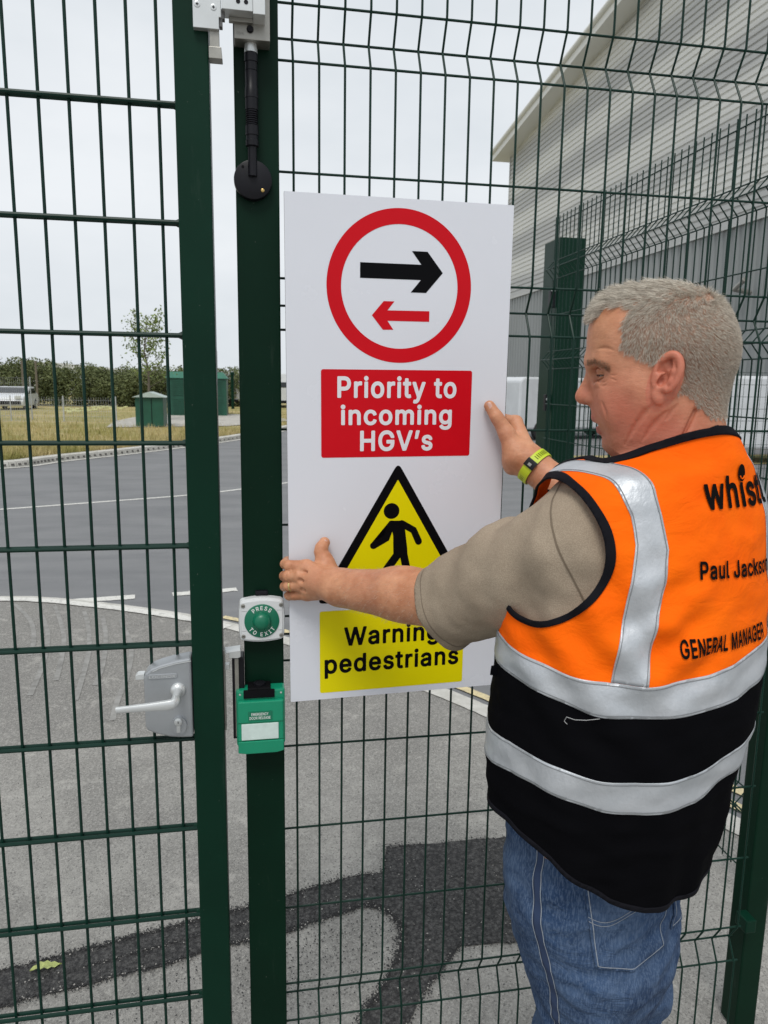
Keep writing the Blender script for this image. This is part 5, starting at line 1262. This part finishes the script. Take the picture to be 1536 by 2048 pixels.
pts = np.stack([root-nrm*.0006, root+d0*lenh[:, None]*.35, root+(d0*.35+(d0+d1)*.5*.33)*lenh[:, None], root+(d0*.35+(d0+d1)*.5*.33+d1*.34)*lenh[:, None]], 1)
hcv = bpy.data.hair_curves.new('hair'); hcv.add_curves([4]*NH)
hcv.attributes['position'].data.foreach_set('vector', pts.astype(np.float32).ravel())
ra_ = hcv.attributes.get('radius') or hcv.attributes.new('radius', 'FLOAT', 'POINT')
rb_ = np.tile(np.array([.00012, .00012, .00010, .00004]), NH)*np.repeat(RNG.uniform(.8, 1.25, NH), 4); ra_.data.foreach_set('value', rb_.astype(np.float32))
HAIR = Mt('grey fair hair', (.45, .38, .30), .5, spec=.5)
hi = HAIR.n('ShaderNodeHairInfo'); rp_ = HAIR.n('ShaderNodeValToRGB'); HAIR.l(hi.outputs['Random'], rp_.inputs[0])
rp_.color_ramp.elements[0].color = (.24, .19, .145, 1); rp_.color_ramp.elements[1].color = (.95, .89, .77, 1); HAIR.setc(rp_.outputs[0])
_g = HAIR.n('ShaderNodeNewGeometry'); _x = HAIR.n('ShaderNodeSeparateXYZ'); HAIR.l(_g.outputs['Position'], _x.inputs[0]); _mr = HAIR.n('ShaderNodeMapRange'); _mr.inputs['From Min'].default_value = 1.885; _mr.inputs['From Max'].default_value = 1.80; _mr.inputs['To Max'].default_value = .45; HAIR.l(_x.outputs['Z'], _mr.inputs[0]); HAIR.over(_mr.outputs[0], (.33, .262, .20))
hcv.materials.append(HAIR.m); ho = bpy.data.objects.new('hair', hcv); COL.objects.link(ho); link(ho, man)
# eyebrow hairs
bm_ = brow[BT].mean(1) > .40; tv = BT[bm_]; NB = 420
if len(tv):
    pk = RNG.integers(0, len(tv), NB); rt_ = BV[tv[pk]].mean(1)+RNG.normal(0, .0006, (NB, 3)); nn_ = BN[tv[pk, 0]]; sg_ = np.sign(toH(rt_)[:, 1])[:, None]
    dd = nn_*.5+HL*sg_*.7+HU*.15-HF*.2+RNG.normal(0, .15, (NB, 3)); dd /= np.linalg.norm(dd, axis=1)[:, None]; ln_ = RNG.uniform(.004, .008, NB)[:, None]
    p4 = np.stack([rt_, rt_+dd*ln_*.35, rt_+dd*ln_*.7-nn_*.0004, rt_+dd*ln_-nn_*.001], 1)
    bc2 = bpy.data.hair_curves.new('eyebrow'); bc2.add_curves([4]*NB); bc2.attributes['position'].data.foreach_set('vector', p4.astype(np.float32).ravel())
    ra_ = bc2.attributes.get('radius') or bc2.attributes.new('radius', 'FLOAT', 'POINT'); ra_.data.foreach_set('value', np.tile(np.array([.00014, .00014, .0001, .00004], np.float32), NB))
    BRH = Mt('eyebrow hair', (.34, .25, .18), .7); bc2.materials.append(BRH.m); bo_ = bpy.data.objects.new('eyebrows', bc2); COL.objects.link(bo_); link(bo_, man)

for ea, eb, nm_ in ((elbL, wrL, 'arm_hair'), (elbR, wrR, 'arm_hair')):
    c_ = BV[BT].mean(1); ax_ = (eb-ea)/np.linalg.norm(eb-ea); al_ = (c_-ea)@ax_; L_ = np.linalg.norm(eb-ea); q_ = np.where((al_ > .02) & (al_ < L_*.95) & (np.linalg.norm((c_-ea)-np.outer(al_, ax_), axis=1) < .07))[0]
    if not len(q_): continue
    NA = 1500; pk = RNG.choice(q_, NA); rt_ = c_[pk]+RNG.normal(0, .0006, (NA, 3)); nn_ = BN[BT[pk, 0]]; dd = nn_*.35+ax_*.6-TZ*.5+RNG.normal(0, .25, (NA, 3)); dd /= np.linalg.norm(dd, axis=1)[:, None]; ln_ = RNG.uniform(.004, .011, NA)[:, None]
    p4 = np.stack([rt_-nn_*.0004, rt_+dd*ln_*.35, rt_+dd*ln_*.7-nn_*.0003, rt_+dd*ln_-nn_*.0008], 1)
    ac = bpy.data.hair_curves.new('arm_hair'); ac.add_curves([4]*NA); ac.attributes['position'].data.foreach_set('vector', p4.astype(np.float32).ravel())
    ra_ = ac.attributes.get('radius') or ac.attributes.new('radius', 'FLOAT', 'POINT'); ra_.data.foreach_set('value', np.tile(np.array([.00007, .00006, .00005, .00002], np.float32), NA))
    ac.materials.append(HAIR.m); ao_ = bpy.data.objects.new(nm_, ac); COL.objects.link(ao_); link(ao_, man)
# ---- clothes
VT = [(.96, -.026, .016, .168, .148, 2.1), (1.05, -.020, .012, .177, .159, 2.1), (1.12, -.017, .010, .186, .168, 2.1), (1.2, -.019, .008, .191, .176, 2.1), (1.3, -.008, .002, .199, .182, 2.1), (1.4, -.002, 0, .203, .173, 2.1), (1.5, .004, -.002, .205, .158, 2.1), (1.56, .008, -.006, .203, .144, 2.1),
      (1.60, .010, -.010, .191, .129, 2.1), (1.634, .012, -.014, .168, .118, 2), (1.647, .020, -.018, .143, .112, 2), (1.657, .028, -.022, .113, .106, 2), (1.68, .026, -.024, .094, .095, 2), (1.705, .012, -.026, .084, .084, 2), (1.76, .006, -.026, .078, .080, 2)]
vestG = [([loft_(TF, VT)], .02, '+')]
VV, VF = sdf_mesh(vestG, (.20, .70, .78), (.92, 1.28, 1.78), .0055, iters=3); VF = tri(VF)
VN = vnormals(VV, VF); t_ = toT(VV); th = np.arctan2(t_[:, 0], -t_[:, 1])      # 0 = spine, positive to his right
# cloth folds: soft vertical drapes lower down, pulls towards the raised left arm
low_ = np.clip((1.34-t_[:, 2])/.4, 0, 1)
dsp = low_*(.0045*np.sin(th*9+1.2*np.sin(t_[:, 2]*9)+.6)+.003*np.sin(th*17+t_[:, 2]*14))
dsp += fnoise(VV, 7, 2, (1, 1, .6))*.006*(.4+low_)+fnoise(VV, 22, 4, (1, 1, 2.2))*.0022-np.abs(fnoise(VV, 9, 12, (1, 1, 1.8)))**.8*.006*(.5+.5*low_)-np.abs(fnoise(VV, 15, 31, (1, 1, .5)))*.005*low_
pull = np.exp(-(((th+1.05)/.55)**2+((t_[:, 2]-1.42)/.13)**2)); dsp += pull*.0055*np.sin((t_[:, 2]*.9+th*.20)*70)
pull2 = np.exp(-(((th+.55)/.40)**2+((t_[:, 2]-1.44)/.08)**2)); dsp += pull2*.0048*np.sin((t_[:, 2]-th*.12)*95)
VV = VV+VN*dsp[:, None]
VN = vnormals(VV, VF)
hem = np.interp(th, HEMT[0], HEMT[1])
g_hem = t_[:, 2]-hem
g_neck = np.minimum(np.maximum((np.sqrt(((t_[:, 0]-.010)/.106)**2+((t_[:, 1]+.022)/.090)**2)-1)*.10, 1.645-.50*t_[:, 1]-t_[:, 2]), 1.714-t_[:, 2])
g_neck = np.minimum(g_neck, 1.649-.50*t_[:, 1]-t_[:, 2]+np.maximum(0, np.abs(t_[:, 0]-.01)-.088)*1.5)
def ahole(t_, side): 
    y, z = t_[:, 1], t_[:, 2]; tl = -.10*side*0; r = np.sqrt(((y-.012-.02*(z-1.54))/.104)**2+((z-1.535)/.096)**2)
    return np.where(side*t_[:, 0] > .02, (r-1)*.11, .11)
g_al = ahole(t_, -1); g_ar = ahole(t_, 1)
fc = [g_hem, g_neck, g_al, g_ar]
ORN = Mt('orange high visibility cloth', (1.0, .135, .002), .75, spec=.08)
ORN.setc(ORN.ramp(ORN.noise(6, 4), .3, .7, (.98, .118, .002), (1.0, .165, .003)))
ORN.bump(ORN.noise(900, 2), .25, .0005); ORN.bump(ORN.noise(17, 6, .6, (1, 1, 1.8), 'Object', .8), .55, .006)
BLKC = Mt('black cloth', (.0035, .0035, .0045), .9, spec=.03); BLKC.bump(BLKC.noise(900, 2), .3, .0005); BLKC.bump(BLKC.noise(26, 5, .6), .35, .004)
BIND = Mt('black binding', (.006, .006, .009), .8, spec=.12); BIND.bump(BIND.noise(700, 2), .3, .0006)
REFL = Mt('silver reflective tape', (.50, .525, .555), .42, .35, .5); REFL.bump(REFL.noise(1400, 1), .15, .0003); REFL.bump(REFL.noise(34, 5, .65, (1, 1, .7)), .55, .0040)
REFL.setc(REFL.ramp(REFL.noise(14, 5, .65), .35, .65, (.46, .485, .515), (.56, .58, .61)))
THREAD = Mt('grey thread', (.22, .23, .24), .8)
def clips(V, F, gs, N):
    ex = list(gs)+[N]
    for i in range(len(gs)):
        V, F, ex, _ = clip_mesh(V, F, ex[i], ex)
    return V, F, ex
def zband(t_, z0, bx, by, c2=0): return t_[:, 2]-(z0+bx*t_[:, 0]+by*t_[:, 1]+c2*t_[:, 0]**2)
B1T, B1B, B2T, B2B = [t_[:, 2]-np.interp(th, *q) for q in BANDT]
vst, F_, _e = clips(VV, VF, fc+[B1B], VN); vest = mkarr('vest', vst, F_, ORN, man, thick=.0016)
v_, F_, _e = clips(VV, VF, fc+[-B1B], VN); mkarr('lower_panel', v_, F_, BLKC, vest, thick=.0016)
def strip(name, gs, lift, mat, par, thick=.0005):
    v_, F_, e = clips(VV, VF, fc+gs, VN)
    if len(F_): return mkarr(name, v_+e[-1]*lift, F_, mat, par, thick=thick)
s1_ = strip('reflective_strip', [B1B, -B1T], .0012, REFL, vest); strip('reflective_strip', [B2B, -B2T], .0012, REFL, vest)
def sedge(t_, side):
    z = t_[:, 2]; a = np.where(side < 0, th, -th)
    L_ = np.interp(z, [1.30, 1.383, 1.477, 1.516, 1.559, 1.595, 1.636, 1.656], [-.985, -.975, -.923, -.899, -.883, -.923, -1.101, -1.337])
    R_ = np.interp(z, [1.30, 1.387, 1.473, 1.51, 1.553, 1.595, 1.64, 1.662], [-.755, -.75, -.698, -.655, -.643, -.697, -.847, -.986])
    rr_ = np.hypot(t_[:, 0], t_[:, 1]); x = t_[:, 0]*side; w_ = np.clip((z-1.575)/.05, 0, 1)
    return (a-L_)*rr_*(1-w_)+(.137-x)*w_, (R_-a)*rr_*(1-w_)+(x-.100)*w_
gate_ = np.maximum(-.045-t_[:, 1], t_[:, 2]-1.62)
for side in (-1, 1):
    l_, r_ = sedge(t_, side); strip('shoulder_strip', [gate_, B1T-.0004, l_, r_], .0010, REFL, vest)
    for q in (l_, r_): strip('stitching', [gate_, B1T-.0004, l_, r_, q-.0022, .0032-q], .0017, THREAD, vest, .0002)
for b_, sgn in ((B1B, 1), (B1T, -1), (B2B, 1), (B2T, -1)): strip('stitching', [sgn*b_-.0030, .0040-sgn*b_], .0019, THREAD, vest, .0002)
def rim_tube(name, g, rad, mat, par, others):
    v_, F_, ex = clips(VV, VF, [o for o in fc if o is not g]+[], VN)
    return v_
def rim_band(name, g, w, lift, mat, par, extra=[]):
    oth = [o for o in fc if o is not g]
    v_, F_, e = clips(VV, VF, oth+[g+.002, w-g]+extra, VN); return mkarr(name, v_+e[-1]*lift, F_, mat, par, thick=.0032)
rim_band('armhole_binding', g_al, .0072, .0022, BIND, vest); rim_band('armhole_binding', g_ar, .0072, .0022, BIND, vest)
rim_band('collar_binding', g_neck, .0095, .0025, BIND, vest); rim_band('hem_binding', g_hem, .006, .0012, BIND, vest)
VBVH = BVHTree.FromPolygons([tuple(p) for p in VV], [tuple(map(int, f)) for f in VF])
def print_on_back(name, txt, th0, th1, z0, z1, cap, mat, weight=.02, slant=0, lift=.0022, gap=1.0):
    """lettering wrapped on the cloth: runs from angle th0 to th1 round the back, baseline height z0..z1"""
    V, Fc = text_mesh(txt, weight); w = V[:, 0].max(); P = []
    for x, y, _q in V:
        u = x/w; a = th0+(th1-th0)*u; z = z0+(z1-z0)*u+y*cap
        d = TX*math.sin(a)-TY*math.cos(a); o = TO+TZ*z+d*.5
        hit, nn, _i, _d = VBVH.ray_cast(Vector(o), Vector(-d)); P.append(np.array(hit if hit else o-d*.3)+d*lift)
    return mk(name, P, Fc, mat, vest)
LETB = Mt('black print', (.006, .005, .005), .8, spec=.05)
print_on_back('vest_lettering', 'whistl', *LET1, LETB, .040)
print_on_back('vest_lettering', 'Paul Jackson', *LET2, LETB, .045)
print_on_back('vest_lettering', 'GENERAL MANAGER', *LET3, LETB, .045)
def back_pt(a, z, lift=.0024):
    d = TX*math.sin(a)-TY*math.cos(a); o = TO+TZ*z+d*.5; hit, nn, _i, _d = VBVH.ray_cast(Vector(o), Vector(-d)); return np.array(hit)+d*lift
a_, z_ = DOT; mbd = MB(); V = [back_pt(a_, z_)]; 
for i in range(28): t = 2*PI*i/28; V.append(back_pt(a_+.0098/.16*math.cos(t)*1.0, z_+.0115*math.sin(t)))
mk('logo_dot', V, [(0, i+1, (i+1) % 28+1) for i in range(28)], LETB, vest)
sm = [back_pt(a_+.0062/.16*math.cos(t), z_-.001+.0070*math.sin(t), .0030) for t in np.linspace(math.radians(200), math.radians(340), 12)]
MB().tube(sm, [.0002]+[.0008]*10+[.0002], 6).build('logo_smile', ORN, vest)
MB().tube([back_pt(-1.02, 1.337, .003), back_pt(-1.10, 1.331, .006), back_pt(-1.17, 1.328, .007), back_pt(-1.225, 1.329, .006), back_pt(-1.235, 1.323, .005), back_pt(-1.215, 1.320, .005)], .0004, 5).build('loose_thread', Mt('pale thread', (.45, .45, .45), .8), vest)
# maker's tag at the side seam
mk('side_tag', [back_pt(-1.93, 1.352, .001), back_pt(-1.93, 1.334, .001), back_pt(-1.93, 1.336, .012), back_pt(-1.93, 1.350, .012)], [(0, 1, 2, 3)], BLKC, vest)

# shirt: sleeve over the left arm with the yoke inside the vest, sleeve on the right
sd = (elbL-shL); sd /= np.linalg.norm(sd)
slv = [cap_(shL-sd*.02, shL+sd*.10, .073, .072, .03), cap_(shL+sd*.10, elbL+sd*.03, .073, .0625, .03), cap_(shL+sd*.12+v3(0, 0, -.020), elbL+sd*.03+v3(0, 0, -.026), .060, .056, .03)]
core = [loft_(TF, [(h-.010, cx_, cy_, a-.016, b-.016, p) for h, cx_, cy_, a, b, p in VT[3:]])]
sdr = (elbR-shR); sdr /= np.linalg.norm(sdr)
slr = [cap_(shR-sdr*.03, elbR-sdr*.03, .078, .068, .03)]
SV, SF2 = sdf_mesh([(slv, .02, '+'), (core, .025, '+'), (slr, .02, '+')], (.18, .68, 1.1), (.98, 1.40, 1.74), .005, iters=2); SF2 = tri(SF2)
SN = vnormals(SV, SF2)
ts = toT(SV); along = (SV-shL)@sd
ds = fnoise(SV, 16, 6)*.006+fnoise(SV, 42, 3)*.0018
rel = SV-shL-np.outer(along, sd); ra__ = np.arctan2(rel@np.cross(sd, TZ), rel[:, 2])
ds += .0025*np.sin(along*75+ra__*1.5)*np.exp(-((along-.05)/.06)**2)+.003*np.sin(ra__*3+along*14)*np.clip(along/.2, 0, 1)
SV = SV+SN*ds[:, None]
hemL_ = .272; alR = (SV-shR)@sdr
isL = along > .02
g1 = np.where((np.linalg.norm(rel, axis=1) < .16) & (along > 0), hemL_-along+.06*(rel@(-CR))*0, .1); g2 = 1.640-ts[:, 2]; g3 = ts[:, 2]-1.2
g4 = np.where((np.linalg.norm((SV-shR)-np.outer(alR, sdr), axis=1) < .16) & (alR > 0), .20-alR, .1)
KNIT = Mt('taupe pique knit', (.26, .205, .15), .95, spec=.15)
KNIT.setc(KNIT.ramp(KNIT.noise(9, 4), .35, .65, (.34, .27, .20), (.43, .35, .265)))
_w1 = KNIT.n('ShaderNodeTexChecker'); _w1.inputs['Scale'].default_value = 520; KNIT.l(KNIT.tc.outputs['Object'], _w1.inputs[0]); 
KNIT.over(KNIT.ramp(KNIT.vor(620).outputs['Distance'], .25, .62, (0, 0, 0), (.38,)*3), (.20, .155, .11)); KNIT.bump(KNIT.vor(620).outputs['Distance'], .40, .0008); KNIT.bump(KNIT.noise(30, 4), .25, .003)
v_, F_, e = clips(SV, SF2, [g1, g2, g3, g4], SN); shirt = mkarr('shirt', v_, F_, KNIT, man, thick=.0018)
v_, F_, e = clips(SV, SF2, [g1, g2, g3, g4, np.where(isL & (g1 < .09), g1-.0175, -1), np.where(isL & (g1 < .09), .0190-g1, -1)], SN)
if len(F_): mkarr('hem_stitching', v_+e[-1]*.0006, F_, Mt('seam', (.20, .155, .11), .9), shirt)
gs_ = along+.040-.012*np.sin(ra__); v_, F_, e = clips(SV, SF2, [g1, gs_+.0012, .0012-gs_, np.where(np.linalg.norm(rel, axis=1) < .14, .1, -1)], SN)
if len(F_): mkarr('shoulder_seam', v_+e[-1]*.0008, F_, Mt('seam dark', (.17, .13, .09), .9), shirt)

# jeans
JT = [(.76, .015, .022, .110, .095, 2.2), (.85, -.002, .020, .134, .118, 2.2), (.95, -.020, .025, .142, .118, 2.2), (1.04, -.020, .022, .142, .120, 2.2), (1.12, -.018, .018, .142, .120, 2.2)]
jg = [([loft_(TF, JT)], .03, '+'),
      ([cap_(T(-.035, .003, .86), T(-.020, .017, .70), .088, .077, .02), cap_(T(-.020, .017, .70), T(-.02, .03, .52), .077, .072, .02), cap_(T(-.02, .03, .52), T(-.03, .0, .10), .072, .066, .02)], .03, '+'),
      ([cap_(T(.055, .035, .86), T(.125, .060, .70), .086, .079, .02), cap_(T(.125, .060, .70), T(.13, .07, .52), .079, .073, .02), cap_(T(.13, .07, .52), T(.13, .05, .10), .073, .066, .02)], .014, '+')]
JV, JF = sdf_mesh(jg, (.20, .70, .04), (.92, 1.30, 1.15), .0060, iters=2); JF = tri(JF); JN = vnormals(JV, JF); tj = toT(JV)
dj = fnoise(JV, 8, 5, (1, 1, .8))*.009+fnoise(JV, 20, 7, (1, 1, 1.6))*.005-np.abs(fnoise(JV, 13, 9, (1, 1, 2.0)))*.007+.0035*np.sin(tj[:, 2]*60+tj[:, 0]*26)*np.exp(-((tj[:, 2]-.70)/.10)**2)+.004*np.sin(tj[:, 2]*48-tj[:, 0]*30)*np.exp(-((tj[:, 2]-.5)/.12)**2)
JV = JV+JN*dj[:, None]
DEN = Mt('blue denim', (.05, .09, .2), .9, spec=.2)
DEN.setc(DEN.ramp(DEN.noise(3.4, 4, .6), .34, .68, (.007, .021, .062), (.038, .076, .160)))
DEN.over(DEN.ramp(DEN.noise(9, 5, .65, (1, 1, .7)), .42, .66, (0, 0, 0), (.7,)*3), (.095, .150, .255))
DEN.over(DEN.ramp(DEN.noise(7, 6, .6, (1, 1, 2.2), 'Object', 1.6), .54, .66, (0, 0, 0), (.55,)*3), (.012, .030, .075)); DEN.over(DEN.ramp(DEN.noise(420, 2, .6, (1, 1, .18)), .46, .62, (0, 0, 0), (.38,)*3), (.15, .21, .32)); DEN.bump(DEN.noise(600, 2, .6, (1, 1, .4)), .5, .0008); DEN.bump(DEN.noise(14, 6, .62, (1, 1, 1.7), 'Object', 1.2), .75, .010)
SEAM = Mt('denim seam', (.022, .042, .10), .9); STI = Mt('jeans stitching', (.30, .33, .38), .85)
v_, F_, e = clips(JV, JF, [1.115-tj[:, 2], tj[:, 2]-.075], JN); jeans = mkarr('jeans', v_, F_, DEN, man, thick=.002)
def jstrip(name, gs, lift, mat, thick=.0008):
    v_, F_, e = clips(JV, JF, [1.11-tj[:, 2], tj[:, 2]-.08]+gs, JN)
    if len(F_): return mkarr(name, v_+e[-1]*lift, F_, mat, jeans, thick=thick)
# outseam down the left leg
ys = np.interp(tj[:, 2], [.1, .52, .70, .86, 1.05], [.0, .03, .017, .003, .02]); xs_ = np.interp(tj[:, 2], [.1, .52, .70, .86, 1.05], [-.03, -.02, -.02, -.035, -.02])
so = (tj[:, 1]-ys+.018); lf_ = xs_-.02-tj[:, 0]
jstrip('outseam', [lf_, so+.006, .006-so], .0007, SEAM); 
for q in (-.0065, .0065): jstrip('seam_stitching', [lf_, so-q+.0006, .0006-so+q], .0016, STI, .0003)
# back pockets as patches of the same cloth
for sg_ in (-1, 1):
    px_ = sg_*(np.arctan2(tj[:, 0]+.015, -(tj[:, 1]-.022))-.42)*.128; lo_ = .905+np.abs(px_-.092)*.24; gp_ = [px_-.018-.05*(1.0-tj[:, 2]), .172-px_-.16*(1.03-tj[:, 2]), tj[:, 2]-lo_, 1.06-tj[:, 2], .2-px_]
    pk_ = jstrip('back_pocket', gp_, .0032, DEN, .0026)
    inn = [gp_[0]-.004, gp_[1]-.004, gp_[2]-.004]; 
    for i_ in range(3):
        oth = [g for j_, g in enumerate(inn) if j_ != i_]; jstrip('pocket_stitching', [gp_[3], gp_[4], inn[i_], .0012-inn[i_]]+oth, .0039, STI, .0003)
    arc = tj[:, 2]-(1.000+.010*np.cos((px_-.092)*60)); 
    for q in (0, .006): jstrip('pocket_stitching', gp_[:3]+[gp_[4], arc-q+.0005, .0005-arc+q], .0039, STI, .0003)
# shoes
SHOE = paint('black work shoe', (.02, .02, .02), .5, .1, 10)
for x_, y_ in ((-.03, .0), (.13, .05)):
    R_ = np.array([TX, TY, TZ]); sv, sf = sdf_mesh([([cap_(T(x_, y_-.03, .05), T(x_, y_+.13, .045), .048, .040, .02), ell_(T(x_, y_+.05, .022), R_, (.05, .145, .026), .02)], .02, '+')], T(x_, y_, 0)-.22, T(x_, y_, .2)+.22, .007); mkarr('shoe', sv, sf, SHOE, man)
